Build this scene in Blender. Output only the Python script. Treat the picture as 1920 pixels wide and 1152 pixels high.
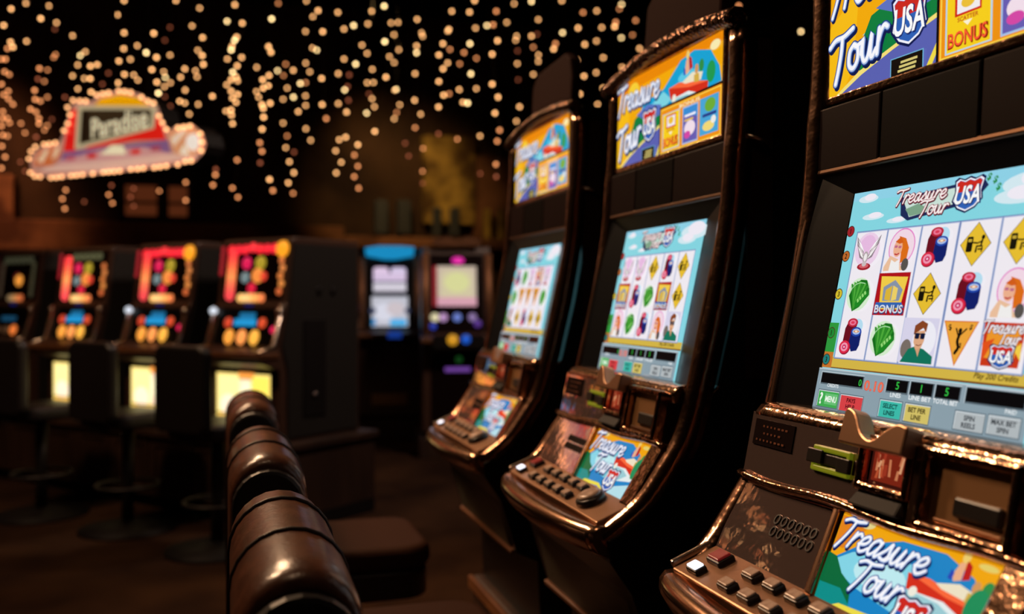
import bpy, bmesh, math, random
from mathutils import Matrix, Vector
random.seed(7)
for _o in list(bpy.data.objects): bpy.data.objects.remove(_o)
SC = bpy.context.scene
COL = SC.collection
EYE = 1.235                       # camera height
FPX = 1750.0                      # focal length in pixels of the 1920 px wide frame
TH = math.atan(540.0 / FPX)       # the camera looks this far to the right of the machine row
C_, S_ = math.cos(TH), math.sin(TH)

# ---------------------------------------------------------------- camera, world, lights, exposure
cam = bpy.data.cameras.new('camera'); cam_o = bpy.data.objects.new('camera', cam); COL.objects.link(cam_o)
cam.sensor_width = 36.0; cam.lens = FPX * 36.0 / 1920.0
cam.shift_y = -13.0 / 1920.0; cam.clip_start = 0.02; cam.clip_end = 60
cam_o.location = (0, 0, EYE); cam_o.rotation_euler = (math.pi / 2, 0, -TH)
cam.dof.use_dof = True; cam.dof.focus_distance = 1.42; cam.dof.aperture_fstop = 2.35
SC.camera = cam_o
world = bpy.data.worlds.new('world'); SC.world = world; world.use_nodes = True
world.node_tree.nodes['Background'].inputs[0].default_value = (1.0, 0.6, 0.4, 1)
world.node_tree.nodes['Background'].inputs[1].default_value = 0.002
SC.view_settings.view_transform = 'Standard'; SC.view_settings.look = 'None'
SC.view_settings.gamma = 1.0; SC.view_settings.exposure = 0.0; SC.view_settings.use_curve_mapping = False
SC.cycles.use_denoising = True; SC.cycles.use_light_tree = False; SC.cycles.use_adaptive_sampling = True; SC.cycles.adaptive_threshold = 0.015; SC.cycles.max_bounces = 5; SC.cycles.diffuse_bounces = 2; SC.cycles.glossy_bounces = 4; SC.cycles.sample_clamp_indirect = 6.0
SC.cycles.caustics_reflective = False; SC.cycles.caustics_refractive = False
try: SC.cycles.denoising_input_passes = 'RGB_ALBEDO_NORMAL'; SC.cycles.denoiser = 'OPENIMAGEDENOISE'
except Exception: pass

def spot(name, loc, target, power, size_deg, col=(1.0, 0.62, 0.36), radius=0.28, blend=0.6):
    l = bpy.data.lights.new(name, 'SPOT'); o = bpy.data.objects.new(name, l); COL.objects.link(o)
    l.energy = power; l.color = col; l.spot_size = math.radians(size_deg); l.spot_blend = blend; l.shadow_soft_size = radius
    o.location = loc; o.rotation_euler = (Vector(target) - Vector(loc)).to_track_quat('-Z', 'Y').to_euler()
    return o
spot('downlight', (-1.6, 3.6, 4.3), (0.5, 1.7, 0.9), 400, 60)
spot('downlight', (-0.9, 5.6, 4.3), (0.7, 2.6, 0.9), 480, 60)
spot('downlight', (-0.2, 0.6, 4.3), (0.6, 1.2, 0.7), 30, 75)
spot('mural_spot', (1.2, 8.6, 4.2), (2.0, 11.0, 2.4), 380, 45, col=(1.0, 0.7, 0.3))
spot('mural_spot', (-2.6, 9.2, 4.2), (-2.7, 11.0, 2.2), 520, 60, col=(1.0, 0.5, 0.25))
spot('sign_spot', (-2.2, 2.6, 4.2), (-1.5, 5.3, 2.1), 90, 40, col=(1.0, 0.72, 0.5))
spot('floor_spot', (-2.4, 3.6, 4.4), (-1.5, 4.4, 0.0), 240, 85)
spot('aisle_downlight', (2.6, 4.2, 4.3), (0.9, 6.2, 1.2), 330, 60, col=(1.0, 0.75, 0.6))  # unseen fill lamp, added to brighten the end panel and the distant machines

# ---------------------------------------------------------------- geometry of the photograph
def ray(px, py):
    X = (px - 960.0) / FPX
    return Vector((X * C_ + S_, -X * S_ + C_, (563.0 - py) / FPX))
def at(px, py, D):                # world point seen at a pixel of the frame, at depth D
    return Vector((0, 0, EYE)) + ray(px, py) * D

# ---------------------------------------------------------------- materials
MATS = {}
def srgb(h):
    if isinstance(h, str):
        h = h.lstrip('#'); c = [int(h[i:i + 2], 16) / 255.0 for i in (0, 2, 4)]
    else: c = list(h)
    return tuple(x / 12.92 if x <= 0.04045 else ((x + 0.055) / 1.055) ** 2.4 for x in c)
def mat(name, col=(0.5, 0.5, 0.5), rough=0.5, metal=0.0, emit=None, strength=0.0, coat=0.0, spec=0.5, fn=None, sampling=None):
    if name in MATS: return MATS[name]
    m = bpy.data.materials.new(name); m.use_nodes = True; nt = m.node_tree; b = nt.nodes['Principled BSDF']
    b.inputs['Base Color'].default_value = (*col, 1); b.inputs['Roughness'].default_value = rough
    b.inputs['Metallic'].default_value = metal; b.inputs['Specular IOR Level'].default_value = spec
    b.inputs['Coat Weight'].default_value = coat; b.inputs['Coat Roughness'].default_value = 0.08
    if emit: b.inputs['Emission Color'].default_value = (*emit, 1); b.inputs['Emission Strength'].default_value = strength
    if fn: fn(nt, b)
    if sampling: m.cycles.emission_sampling = sampling
    MATS[name] = m; return m
def tex_coord(nt, scale=(1, 1, 1)):
    tc = nt.nodes.new('ShaderNodeTexCoord'); mp = nt.nodes.new('ShaderNodeMapping'); mp.inputs['Scale'].default_value = scale
    nt.links.new(tc.outputs['Object'], mp.inputs['Vector']); return mp.outputs['Vector']
def noise_mix(c1, c2, scale, lo=0.4, hi=0.6, detail=3.0, stretch=(1, 1, 1), bump=0.0, bump_scale=None, rough=None):
    def fn(nt, b):
        v = tex_coord(nt, stretch)
        n = nt.nodes.new('ShaderNodeTexNoise'); n.inputs['Scale'].default_value = scale; n.inputs['Detail'].default_value = detail
        nt.links.new(v, n.inputs['Vector'])
        r = nt.nodes.new('ShaderNodeValToRGB'); r.color_ramp.elements[0].position = lo; r.color_ramp.elements[1].position = hi
        r.color_ramp.elements[0].color = (*c1, 1); r.color_ramp.elements[1].color = (*c2, 1)
        nt.links.new(n.outputs['Fac'], r.inputs['Fac']); nt.links.new(r.outputs['Color'], b.inputs['Base Color'])
        if bump:
            n2 = nt.nodes.new('ShaderNodeTexNoise'); n2.inputs['Scale'].default_value = bump_scale or scale; nt.links.new(v, n2.inputs['Vector'])
            bp = nt.nodes.new('ShaderNodeBump'); bp.inputs['Strength'].default_value = bump; bp.inputs['Distance'].default_value = 0.01
            nt.links.new(n2.outputs['Fac'], bp.inputs['Height']); nt.links.new(bp.outputs['Normal'], b.inputs['Normal'])
    return fn
def hammered(scale, strength, dist=0.004, vor=True):
    def fn(nt, b):
        v = tex_coord(nt)
        t = nt.nodes.new('ShaderNodeTexVoronoi' if vor else 'ShaderNodeTexNoise'); t.inputs['Scale'].default_value = scale
        nt.links.new(v, t.inputs['Vector'])
        bp = nt.nodes.new('ShaderNodeBump'); bp.inputs['Strength'].default_value = strength; bp.inputs['Distance'].default_value = dist
        nt.links.new(t.outputs['Distance' if vor else 'Fac'], bp.inputs['Height']); nt.links.new(bp.outputs['Normal'], b.inputs['Normal'])
    return fn
def attr_emit(strength):
    def fn(nt, b):
        a = nt.nodes.new('ShaderNodeAttribute'); a.attribute_name = 'Col'
        nt.links.new(a.outputs['Color'], b.inputs['Emission Color']); b.inputs['Emission Strength'].default_value = strength
    return fn
def attr_base(nt, b):
    a = nt.nodes.new('ShaderNodeAttribute'); a.attribute_name = 'Col'; nt.links.new(a.outputs['Color'], b.inputs['Base Color'])

COPPER = (0.60, 0.34, 0.21)
mat('copper_chrome', COPPER, 0.15, 1.0, fn=hammered(60, 0.35, 0.005, vor=False))
mat('copper_hammered', COPPER, 0.2, 1.0, fn=hammered(160, 0.8, 0.004))
mat('copper_smooth', COPPER, 0.2, 1.0)
mat('copper_trim', (0.50, 0.27, 0.17), 0.2, 1.0, fn=hammered(45, 0.35, 0.005, vor=False))
mat('bronze_frame', (0.11, 0.055, 0.03), 0.4, 1.0)
mat('bronze_satin', (0.34, 0.15, 0.07), 0.5, 0.6)
mat('stool_metal', (0.03, 0.024, 0.022), 0.5, 0.6)
mat('crown_bronze', (0.14, 0.07, 0.042), 0.2, 1.0, fn=hammered(130, 0.9, 0.004))
mat('deck_metal', (0.42, 0.23, 0.135), 0.36, 0.85, fn=hammered(700, 0.06, 0.001, vor=False))
mat('black_gloss', (0.004, 0.0035, 0.0035), 0.3, spec=0.3)
mat('black_matte', (0.006, 0.004, 0.004), 0.6, spec=0.2)
mat('smoked_panel', (0.0075, 0.0028, 0.0028), 0.5, spec=0.04)
mat('panel_black', (0.003, 0.002, 0.002), 0.5, spec=0.03)
mat('bezel', (0.005, 0.006, 0.008), 0.3, spec=0.3)
mat('side_brown', (0.022, 0.009, 0.007), 0.8, spec=0.03)
mat('belly_panel', (0.05, 0.045, 0.03), 0.3, fn=noise_mix((0.03, 0.026, 0.016), (0.055, 0.05, 0.034), 9))
mat('purple_print', (0.78, 0.54, 0.50), 0.04, 0.9, fn=hammered(30, 0.07, 0.003, vor=False))
mat('green_plastic', srgb('7d8a1c'), 0.35, emit=srgb('8f9c1c'), strength=0.25)
mat('button_black', (0.012, 0.009, 0.008), 0.35)
mat('button_cap', (0.36, 0.24, 0.17), 0.3, fn=noise_mix((0.40, 0.26, 0.19), (0.58, 0.42, 0.33), 60))
mat('button_cap_dark', (0.05, 0.03, 0.025), 0.3)
mat('button_lit', (0.8, 0.8, 0.9), 0.3, emit=(0.86, 0.88, 1.0), strength=1.6)
mat('button_red', (0.25, 0.02, 0.02), 0.3, emit=(0.5, 0.03, 0.03), strength=0.12)
mat('bill_glow', (0.2, 0.04, 0.02), 0.25, fn=None, emit=(0.55, 0.10, 0.04), strength=0.6)
mat('acceptor_bronze', (0.34, 0.17, 0.07), 0.4, 0.5)
mat('art_glow', (0.0, 0.0, 0.0), 0.15, spec=0.25, fn=attr_emit(0.95))
mat('art_glow_strong', (0.0, 0.0, 0.0), 0.15, spec=0.25, fn=attr_emit(1.35))
mat('art_glow_detail', (0.0, 0.0, 0.0), 0.15, spec=0.25, fn=attr_emit(0.93), sampling='NONE')
mat('art_print', rough=0.35, fn=attr_base)
mat('sign_face', rough=0.4, fn=lambda nt, b: (attr_base(nt, b), attr_emit(0.65)(nt, b)))
mat('leather', (0.09, 0.032, 0.016), 0.28, spec=0.7, fn=noise_mix((0.06, 0.021, 0.011), (0.095, 0.034, 0.018), 30, bump=0.06, bump_scale=120))
mat('seat_leather', (0.034, 0.013, 0.007), 0.6, spec=0.08)  # darkened copy of the chair leather; the seat's shade is put into its colour
mat('leather_black', (0.01, 0.007, 0.007), 0.42)
mat('piping', (0.02, 0.009, 0.006), 0.4)
mat('steel_dark', (0.2, 0.17, 0.16), 0.3, 1.0)
mat('wood_dark', rough=0.5, fn=noise_mix((0.022, 0.009, 0.005), (0.05, 0.022, 0.011), 6, 0.35, 0.7, 4, (1, 1, 0.15)))
mat('wood_trim', rough=0.4, fn=noise_mix((0.10, 0.035, 0.012), (0.16, 0.06, 0.02), 8, stretch=(0.3, 0.3, 1)))
mat('carpet', rough=0.95, spec=0.05, fn=noise_mix((0.022, 0.010, 0.006), (0.048, 0.022, 0.011), 2.2, 0.35, 0.65, 5, bump=0.3, bump_scale=300))
mat('ceiling_black', (0.004, 0.0035, 0.003), 0.9, spec=0.0)
mat('wall_mural', rough=0.9, spec=0.05, fn=noise_mix((0.012, 0.006, 0.004), (0.05, 0.024, 0.012), 0.9, 0.35, 0.7, 4))
mat('plaster_olive', rough=0.9, spec=0.05, fn=noise_mix((0.05, 0.024, 0.008), (0.26, 0.15, 0.03), 2.6, 0.38, 0.62, 3))
mat('plaster_red', rough=0.9, spec=0.05, fn=noise_mix((0.05, 0.018, 0.010), (0.14, 0.055, 0.025), 2.0))
mat('window_glow', (0.1, 0.03, 0.01), 0.4, emit=(0.20, 0.045, 0.014), strength=0.35)
mat('window_cream', (0.1, 0.05, 0.02), 0.4, emit=(0.12, 0.055, 0.018), strength=0.45)
mat('frame_black', (0.006, 0.004, 0.003), 0.7)
mat('wire', (0.008, 0.006, 0.005), 0.7)
K_BULB = 1.0
mat('bulb_bright', (0.1, 0.08, 0.05), 0.4, emit=(1.0, 0.68, 0.30), strength=6.5 * K_BULB)
mat('bulb_warm', (0.1, 0.06, 0.03), 0.4, emit=(1.0, 0.48, 0.18), strength=5.0 * K_BULB)
mat('bulb_orange', (0.1, 0.05, 0.02), 0.4, emit=(1.0, 0.36, 0.13), strength=2.9 * K_BULB)
mat('bulb_dim', (0.1, 0.04, 0.02), 0.4, emit=(0.85, 0.22, 0.10), strength=0.9 * K_BULB)
mat('bulb_sign', (0.1, 0.06, 0.03), 0.4, emit=(1.0, 0.46, 0.19), strength=3.3 * K_BULB)
mat('steel_panel', (0.028, 0.024, 0.022), 0.4, 0.3)
mat('red_cabinet', (0.055, 0.024, 0.015), 0.4)
mat('chrome_pale', (0.5, 0.4, 0.33), 0.25, 1.0)
def glow_mat(hexc, strength=1.0):
    n = 'lamp_' + hexc + '_%d' % int(strength * 100)
    return mat(n, (0.02, 0.02, 0.02), 0.3, emit=srgb(hexc), strength=strength)

# ---------------------------------------------------------------- mesh helpers
CACHE = {}
def link(name, me, parent=None, M=None):
    o = bpy.data.objects.new(name, me); COL.objects.link(o)
    if parent: o.parent = parent
    if M is not None: o.matrix_local = M
    return o
def tag(o, label, cat, group=None):
    o['label'] = label; o['category'] = cat
    if group: o['group'] = group
    return o
def thing(name, label, cat, loc=(0, 0, 0), rz=0.0, group=None):
    o = bpy.data.objects.new(name, None); COL.objects.link(o); o.location = loc; o.rotation_euler = (0, 0, rz)
    o.empty_display_size = 0.1
    return tag(o, label, cat, group)
class MB:
    def __init__(self): self.v = []; self.f = []; self.smooth = []
    def quadbox(self, c8, smooth=False):
        b = len(self.v); self.v += [tuple(p) for p in c8]
        for q in ((0, 3, 2, 1), (4, 5, 6, 7), (0, 1, 5, 4), (1, 2, 6, 5), (2, 3, 7, 6), (3, 0, 4, 7)):
            self.f.append(tuple(b + i for i in q)); self.smooth.append(smooth)
        return self
    def box(self, x0, x1, y0, y1, z0, z1):
        return self.quadbox([(x0, y0, z0), (x1, y0, z0), (x1, y1, z0), (x0, y1, z0), (x0, y0, z1), (x1, y0, z1), (x1, y1, z1), (x0, y1, z1)])
    def prism(self, poly, t0, t1, fn):     # poly of (a,b), extruded t0..t1, fn(a,b,t)->xyz
        b = len(self.v); n = len(poly)
        self.v += [tuple(fn(a, c, t0)) for a, c in poly] + [tuple(fn(a, c, t1)) for a, c in poly]
        self.f.append(tuple(range(b + n - 1, b - 1, -1))); self.f.append(tuple(range(b + n, b + 2 * n))); self.smooth += [False, False]
        for i in range(n):
            j = (i + 1) % n; self.f.append((b + i, b + j, b + n + j, b + n + i)); self.smooth.append(False)
        return self
    def ring(self, outer, inner, t0, t1, fn):   # frame between two loops of the same length
        b = len(self.v); n = len(outer)
        for loop, t in ((outer, t0), (outer, t1), (inner, t1), (inner, t0)): self.v += [tuple(fn(a, c, t)) for a, c in loop]
        for k in range(4):
            k2 = (k + 1) % 4
            for i in range(n):
                j = (i + 1) % n; self.f.append((b + k * n + i, b + k * n + j, b + k2 * n + j, b + k2 * n + i)); self.smooth.append(False)
        return self
    def sweep(self, path, frames, section, closed=False, cap=True, scales=None):
        b = len(self.v); m = len(section); n = len(path)
        for i in range(n):
            a, c = frames[i]; s = scales[i] if scales else 1.0
            for (p, q) in section: self.v.append(tuple(Vector(path[i]) + Vector(a) * p * s + Vector(c) * q * s))
        for i in range(n if closed else n - 1):
            i2 = (i + 1) % n
            for j in range(m):
                j2 = (j + 1) % m
                self.f.append((b + i * m + j, b + i * m + j2, b + i2 * m + j2, b + i2 * m + j)); self.smooth.append(True)
        if cap and not closed:
            self.f.append(tuple(b + j for j in range(m - 1, -1, -1))); self.f.append(tuple(b + (n - 1) * m + j for j in range(m))); self.smooth += [False, False]
        return self
    def tube(self, path, r, seg=8, closed=False):
        path = [Vector(p) for p in path]; n = len(path); fr = []; up = None
        for i in range(n):
            t = (path[(i + 1) % n] - path[i - 1]) if closed else (path[min(i + 1, n - 1)] - path[max(i - 1, 0)])
            t.normalize()
            if up is None: up = Vector((0, 0, 1)) if abs(t.z) < 0.9 else Vector((1, 0, 0))
            a = t.cross(up).normalized(); c = a.cross(t).normalized(); up = c; fr.append((a, c))
        sec = [(math.cos(2 * math.pi * k / seg) * r, math.sin(2 * math.pi * k / seg) * r) for k in range(seg)]
        return self.sweep(path, fr, sec, closed)
    def lathe(self, prof, seg=20, axis=None):   # prof of (radius, height) about local z
        b = len(self.v); n = len(prof); A = axis or Matrix.Identity(4)
        for r, z in prof:
            for k in range(seg):
                an = 2 * math.pi * k / seg; self.v.append(tuple(A @ Vector((r * math.cos(an), r * math.sin(an), z))))
        for i in range(n - 1):
            for k in range(seg):
                k2 = (k + 1) % seg; self.f.append((b + i * seg + k, b + i * seg + k2, b + (i + 1) * seg + k2, b + (i + 1) * seg + k)); self.smooth.append(True)
        self.f.append(tuple(b + k for k in range(seg - 1, -1, -1))); self.f.append(tuple(b + (n - 1) * seg + k for k in range(seg))); self.smooth += [False, False]
        return self
    def mesh(self, name, m):
        me = bpy.data.meshes.new(name); me.from_pydata(self.v, [], self.f); me.polygons.foreach_set('use_smooth', self.smooth)
        bm = bmesh.new(); bm.from_mesh(me); bmesh.ops.recalc_face_normals(bm, faces=bm.faces); bm.to_mesh(me); bm.free()
        me.materials.append(MATS[m] if isinstance(m, str) else m); me.update(); return me
def part(name, key, build, m, parent, M=None, bevel=0.0, seg=2):
    """one mesh object under parent; meshes are shared by key"""
    if key is None or key not in CACHE:
        mb = MB(); build(mb); me = mb.mesh(name, m)
        if key: CACHE[key] = me
    else: me = CACHE[key]
    o = link(name, me, parent, M)
    if bevel:
        bv = o.modifiers.new('bevel', 'BEVEL'); bv.width = bevel; bv.segments = seg; bv.limit_method = 'ANGLE'; bv.angle_limit = math.radians(40)
    return o
def catmull(pts, k=6, closed=False):
    P = [Vector(p) for p in pts]; n = len(P); out = []
    for i in range(n if closed else n - 1):
        p0 = P[i - 1] if (closed or i > 0) else P[0] * 2 - P[1]; p1 = P[i]; p2 = P[(i + 1) % n]
        p3 = P[(i + 2) % n] if (closed or i + 2 < n) else P[-1] * 2 - P[-2]
        for j in range(k):
            t = j / k
            out.append(0.5 * ((2 * p1) + (p2 - p0) * t + (2 * p0 - 5 * p1 + 4 * p2 - p3) * t * t + (3 * p1 - p0 - 3 * p2 + p3) * t ** 3))
    if not closed: out.append(P[-1])
    return out
def rect(x0, x1, y0, y1): return [(x0, y0), (x1, y0), (x1, y1), (x0, y1)]
def rrect(x0, x1, y0, y1, r, k=4):
    o = []
    for cx, cy, a0 in ((x1 - r, y0 + r, -90), (x1 - r, y1 - r, 0), (x0 + r, y1 - r, 90), (x0 + r, y0 + r, 180)):
        for i in range(k + 1):
            a = math.radians(a0 + 90 * i / k); o.append((cx + r * math.cos(a), cy + r * math.sin(a)))
    return o
def ell(cx, cy, rx, ry, n=20, a0=0, a1=360):
    full = abs(a1 - a0) >= 360; m = n if full else n + 1
    return [(cx + rx * math.cos(math.radians(a0 + (a1 - a0) * i / n)), cy + ry * math.sin(math.radians(a0 + (a1 - a0) * i / n))) for i in range(m)]
IDT = lambda a, b, t: (a, b, t)

# ---------------------------------------------------------------- flat print / lit artwork
TXT = {}
def text_polys(s, bold=0.0, shear=0.0):
    key = (s, bold, shear)
    if key in TXT: return TXT[key]
    cu = bpy.data.curves.new('t', 'FONT'); cu.body = s; cu.shear = shear; cu.offset = bold; cu.resolution_u = 3; cu.fill_mode = 'FRONT'
    ob = bpy.data.objects.new('t', cu); COL.objects.link(ob)
    dg = bpy.context.evaluated_depsgraph_get(); ev = ob.evaluated_get(dg); me = ev.to_mesh()
    vs = [tuple(v.co[:2]) for v in me.vertices]; fs = [tuple(p.vertices) for p in me.polygons]
    ev.to_mesh_clear(); bpy.data.objects.remove(ob); bpy.data.curves.remove(cu)
    xs = [v[0] for v in vs] or [0]; ys = [v[1] for v in vs] or [0]
    TXT[key] = (vs, fs, min(xs), max(xs), min(ys), max(ys)); return TXT[key]
GLYPH = {
 'T': (1.0, [[(-.15, 1.5), (.2, 1.68), (.7, 1.62), (1.25, 1.74)], [(.62, 1.62), (.58, 1.0), (.45, .3), (.3, -.25)]]),
 'r': (.66, [[(.14, 1.0), (.10, .5), (.06, 0)], [(.10, .45), (.24, .82), (.42, 1.0), (.60, .86)]]),
 'e': (.74, [[(0, .4), (.4, .5), (.56, .8), (.38, 1.0), (.12, .75), (.08, .3), (.3, 0), (.52, .06), (.74, .3)]]),
 'a': (.9, [[(.62, .85), (.38, 1.0), (.12, .75), (.08, .25), (.25, 0), (.46, .18), (.62, .6), (.66, 1.0), (.6, .3), (.68, 0), (.9, .25)]]),
 's': (.72, [[(0, .25), (.25, .65), (.4, 1.05), (.46, .7), (.56, .3), (.4, 0), (.1, .08)], [(.4, 0), (.56, .02), (.72, .25)]]),
 'u': (.88, [[(0, .4), (.1, 1.0), (.08, .35), (.24, 0), (.45, .2), (.6, 1.0), (.56, .25), (.66, 0), (.88, .25)]]),
 'o': (.8, [[(.36, 1.0), (.12, .78), (.1, .25), (.36, 0), (.6, .25), (.6, .75), (.36, 1.0), (.5, .85), (.8, .88)]]),
}
class Art:
    """flat shapes stacked in thin layers on a panel: x right, y up, z towards the viewer"""
    def __init__(self, w0=0.0002, dw=0.00007): self.v = []; self.f = []; self.c = []; self.w = w0; self.dw = dw
    def poly(self, pts, col, up=True):
        if up: self.w += self.dw
        b = len(self.v); self.v += [(p[0], p[1], self.w) for p in pts]; self.f.append(tuple(range(b, b + len(pts)))); self.c.append(srgb(col)); return self
    def rect(self, x0, x1, y0, y1, col): return self.poly(rect(x0, x1, y0, y1), col)
    def rr(self, x0, x1, y0, y1, r, col): return self.poly(rrect(x0, x1, y0, y1, r), col)
    def ell(self, cx, cy, rx, ry, col, n=20, a0=0, a1=360): return self.poly(ell(cx, cy, rx, ry, n, a0, a1), col)
    def ribbon(self, pts, w, col, k=5, smooth=True, up=True):
        if up: self.w += self.dw
        P = catmull([(p[0], p[1], 0) for p in pts], k) if smooth and len(pts) > 2 else [Vector((p[0], p[1], 0)) for p in pts]
        L = []; R = []
        for i, p in enumerate(P):
            t = P[min(i + 1, len(P) - 1)] - P[max(i - 1, 0)]
            if t.length < 1e-9: t = Vector((1, 0, 0))
            t.normalize(); nrm = Vector((-t.y, t.x, 0)) * (w / 2); L.append(p + nrm); R.append(p - nrm)
        for i in range(len(P) - 1): self.poly([R[i], R[i + 1], L[i + 1], L[i]], col, False)
        for p in (P[0], P[-1]): self.poly(ell(p.x, p.y, w / 2, w / 2, 10), col, False)
        return self
    def text(self, s, cx, cy, h, col, bold=0.0, shear=0.0, width=None, rot=0.0):
        vs, fs, x0, x1, y0, y1 = text_polys(s, bold, shear)
        self.w += self.dw; sy = h / max(y1 - y0, 1e-6); sx = (width / max(x1 - x0, 1e-6)) if width else sy
        b = len(self.v); cr, sr = math.cos(rot), math.sin(rot)
        for (x, y) in vs:
            X = (x - (x0 + x1) / 2) * sx; Y = (y - (y0 + y1) / 2) * sy
            self.v.append((cx + X * cr - Y * sr, cy + X * sr + Y * cr, self.w))
        for f in fs: self.f.append(tuple(b + i for i in f)); self.c.append(srgb(col))
        return self
    def script(self, s, x, y, h, layers, slant=0.18, rot=0.0, sx=1.0):
        """brush lettering; layers = [(dx, dy, stroke width, colour)...] drawn bottom up, h = x-height"""
        cr, sr = math.cos(rot), math.sin(rot)
        for dx, dy, w, col in layers:
            cur = 0.0; self.w += self.dw
            for ch in s:
                adv, strokes = GLYPH[ch]
                for st in strokes:
                    pts = []
                    for (gx, gy) in st:
                        X = (cur + gx + slant * gy) * h * sx; Y = gy * h
                        pts.append((x + X * cr - Y * sr + dx, y + X * sr + Y * cr + dy))
                    self.ribbon(pts, w, col, up=False)
                cur += adv
        return self
    def mesh(self, name, m):
        me = bpy.data.meshes.new(name); me.from_pydata(self.v, [], self.f)
        ca = me.color_attributes.new('Col', 'FLOAT_COLOR', 'CORNER'); buf = []
        for f, c in zip(self.f, self.c): buf += [c[0], c[1], c[2], 1.0] * len(f)
        ca.data.foreach_set('color', buf); me.materials.append(MATS[m]); me.update(); return me
def art_part(name, key, draw, m, parent, M=None):
    if key is None or key not in CACHE:
        a = Art(); draw(a); me = a.mesh(name, m)
        if key: CACHE[key] = me
    else: me = CACHE[key]
    return link(name, me, parent, M)

def shield(a, cx, cy, w, h, text='USA', tcol='ffffff'):
    def shp(k): return [(cx + x * w * k, cy + y * h * k) for x, y in ((-.5, .42), (-.38, .5), (-.18, .43), (0, .5), (.18, .43), (.38, .5), (.5, .42), (.44, .1), (.5, -.15), (.3, -.38), (0, -.5), (-.3, -.38), (-.5, -.15), (-.44, .1))]
    a.poly(shp(1.16), '101a50'); a.poly(shp(1.04), 'f4f4ff'); a.poly(shp(.94), '2f62b8')
    a.poly([p for p in shp(.92) if p[1] > cy + .05 * h], 'd02a20')
    a.text(text, cx + .03 * w, cy - .02 * h, h * .62, '1a2a6a', .03, .12, width=w * 1.02); a.text(text, cx, cy, h * .58, tcol, .025, .12, width=w * .95)
def sym_wings(a):
    a.ell(0, .004, .027, .026, 'f2d4ee'); a.ell(0, .006, .019, .02, 'ecbfe6')
    for s in (-1, 1):
        a.poly([(s * .003, -.012), (s * .014, -.008), (s * .024, .012), (s * .027, .025), (s * .018, .016), (s * .008, .004)], '8d8188')
        for k in range(3): a.poly([(s * .004, -.011 + k * .005), (s * (.012 + k * .002), -.005 + k * .007), (s * (.0225 + k * .001), .010 + k * .0055), (s * (.011 + k * .002), .001 + k * .006)], ('fbf7f7', 'd9ccd0', 'ffffff')[k])
    a.ell(0, -.008, .006, .009, 'b9abaf'); a.ell(0, -.008, .0035, .006, 'f4eff0')
    a.ell(0, -.022, .015, .0055, 'a5202e'); a.ell(0, -.021, .0105, .0035, 'd8606a'); a.ell(0, -.018, .005, .004, 'cfc2c4')
def sym_cash(a):
    a.ell(-.001, 0, .026, .025, 'd8f2d0'); a.poly([(-.022, -.002), (-.015, .014), (0, .022), (.013, .021), (.021, .008), (.023, -.001), (.006, -.019), (-.009, -.026)], '16701a')
    for k in range(7):
        t = k / 6; x = -.019 + .036 * t; y = .006 + .013 * math.sin(math.pi * (.25 + .6 * t))
        a.poly([(-.008, -.024), (-.006, -.025), (x + .0028, y), (x - .002, y + .001)], ('2f8f2a', '4fae3c')[k % 2])
    a.poly([(-.004, -.022), (.006, -.018), (.022, -.001), (.019, .005), (.008, -.002), (-.004, -.012)], '1f8a24')
    for k in range(4): a.poly([(.001 + k * .0045, -.013 + k * .0037), (.004 + k * .0045, -.0105 + k * .0037), (.0015 + k * .0045, -.006 + k * .0037), (-.0015 + k * .0045, -.0085 + k * .0037)], '9ae07a')
    a.ribbon([(-.017, .008), (-.010, .014), (0, .017), (.011, .016)], .0012, 'b6ecb0')
def sym_chips(a):
    a.ell(.010, .016, .012, .011, 'b9e2f6')
    a.poly([(-.017, -.016), (-.002, -.018), (.010, .020), (.004, .026), (-.010, .024), (-.016, .012)], '6d0f20')
    a.ell(-.001, .021, .0115, .0065, 'c0233c'); a.ell(-.001, .021, .0075, .0042, 'f07a9a'); a.ell(-.001, .021, .004, .002, 'e23a58')
    a.poly([(.006, -.022), (.018, -.020), (.022, -.012), (.022, .008), (-.001, .008), (-.002, -.010)], '12206a'); a.ell(.0105, .0075, .0115, .007, '2347ac'); a.ell(.0105, .0078, .0085, .0045, 'a8c2ee'); a.poly([(.003, .008), (.0105, .0105), (.018, .008), (.0105, .0055)], 'e08a3a'); a.ell(.0105, .008, .003, .0016, 'fbe6cc')
    a.ell(-.009, -.017, .0125, .0105, '96122c'); a.ell(-.010, -.016, .0118, .0098, 'e02848'); a.ell(-.010, -.016, .008, .0066, 'f49ab4'); a.ell(-.010, -.016, .0045, .0036, 'd21e5c'); a.ell(-.010, -.016, .002, .0016, 'f6c6da')
def sym_sign(a):
    a.poly([(-.0255, 0), (0, -.029), (.0255, 0), (0, .029)], '3a3212'); a.poly([(-.0245, 0), (0, -.0278), (.0245, 0), (0, .0278)], 'ecc233')
    a.rr(-.0145, -.0045, -.010, .010, .002, '17130a'); a.rect(-.0125, -.0065, .003, .007, 'c9aa3a')
    a.ell(.0115, .0085, .0028, .003, '17130a'); a.ribbon([(.011, .005), (.0095, -.003), (.003, -.003), (.0025, -.010)], .003, '17130a', smooth=False)
    a.ribbon([(.010, .003), (.004, .001), (-.004, .002)], .002, '17130a', smooth=False); a.ribbon([(.012, -.003), (.012, -.010)], .002, '17130a', smooth=False); a.ribbon([(.006, -.007), (.013, -.007)], .002, '17130a', smooth=False)
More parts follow.
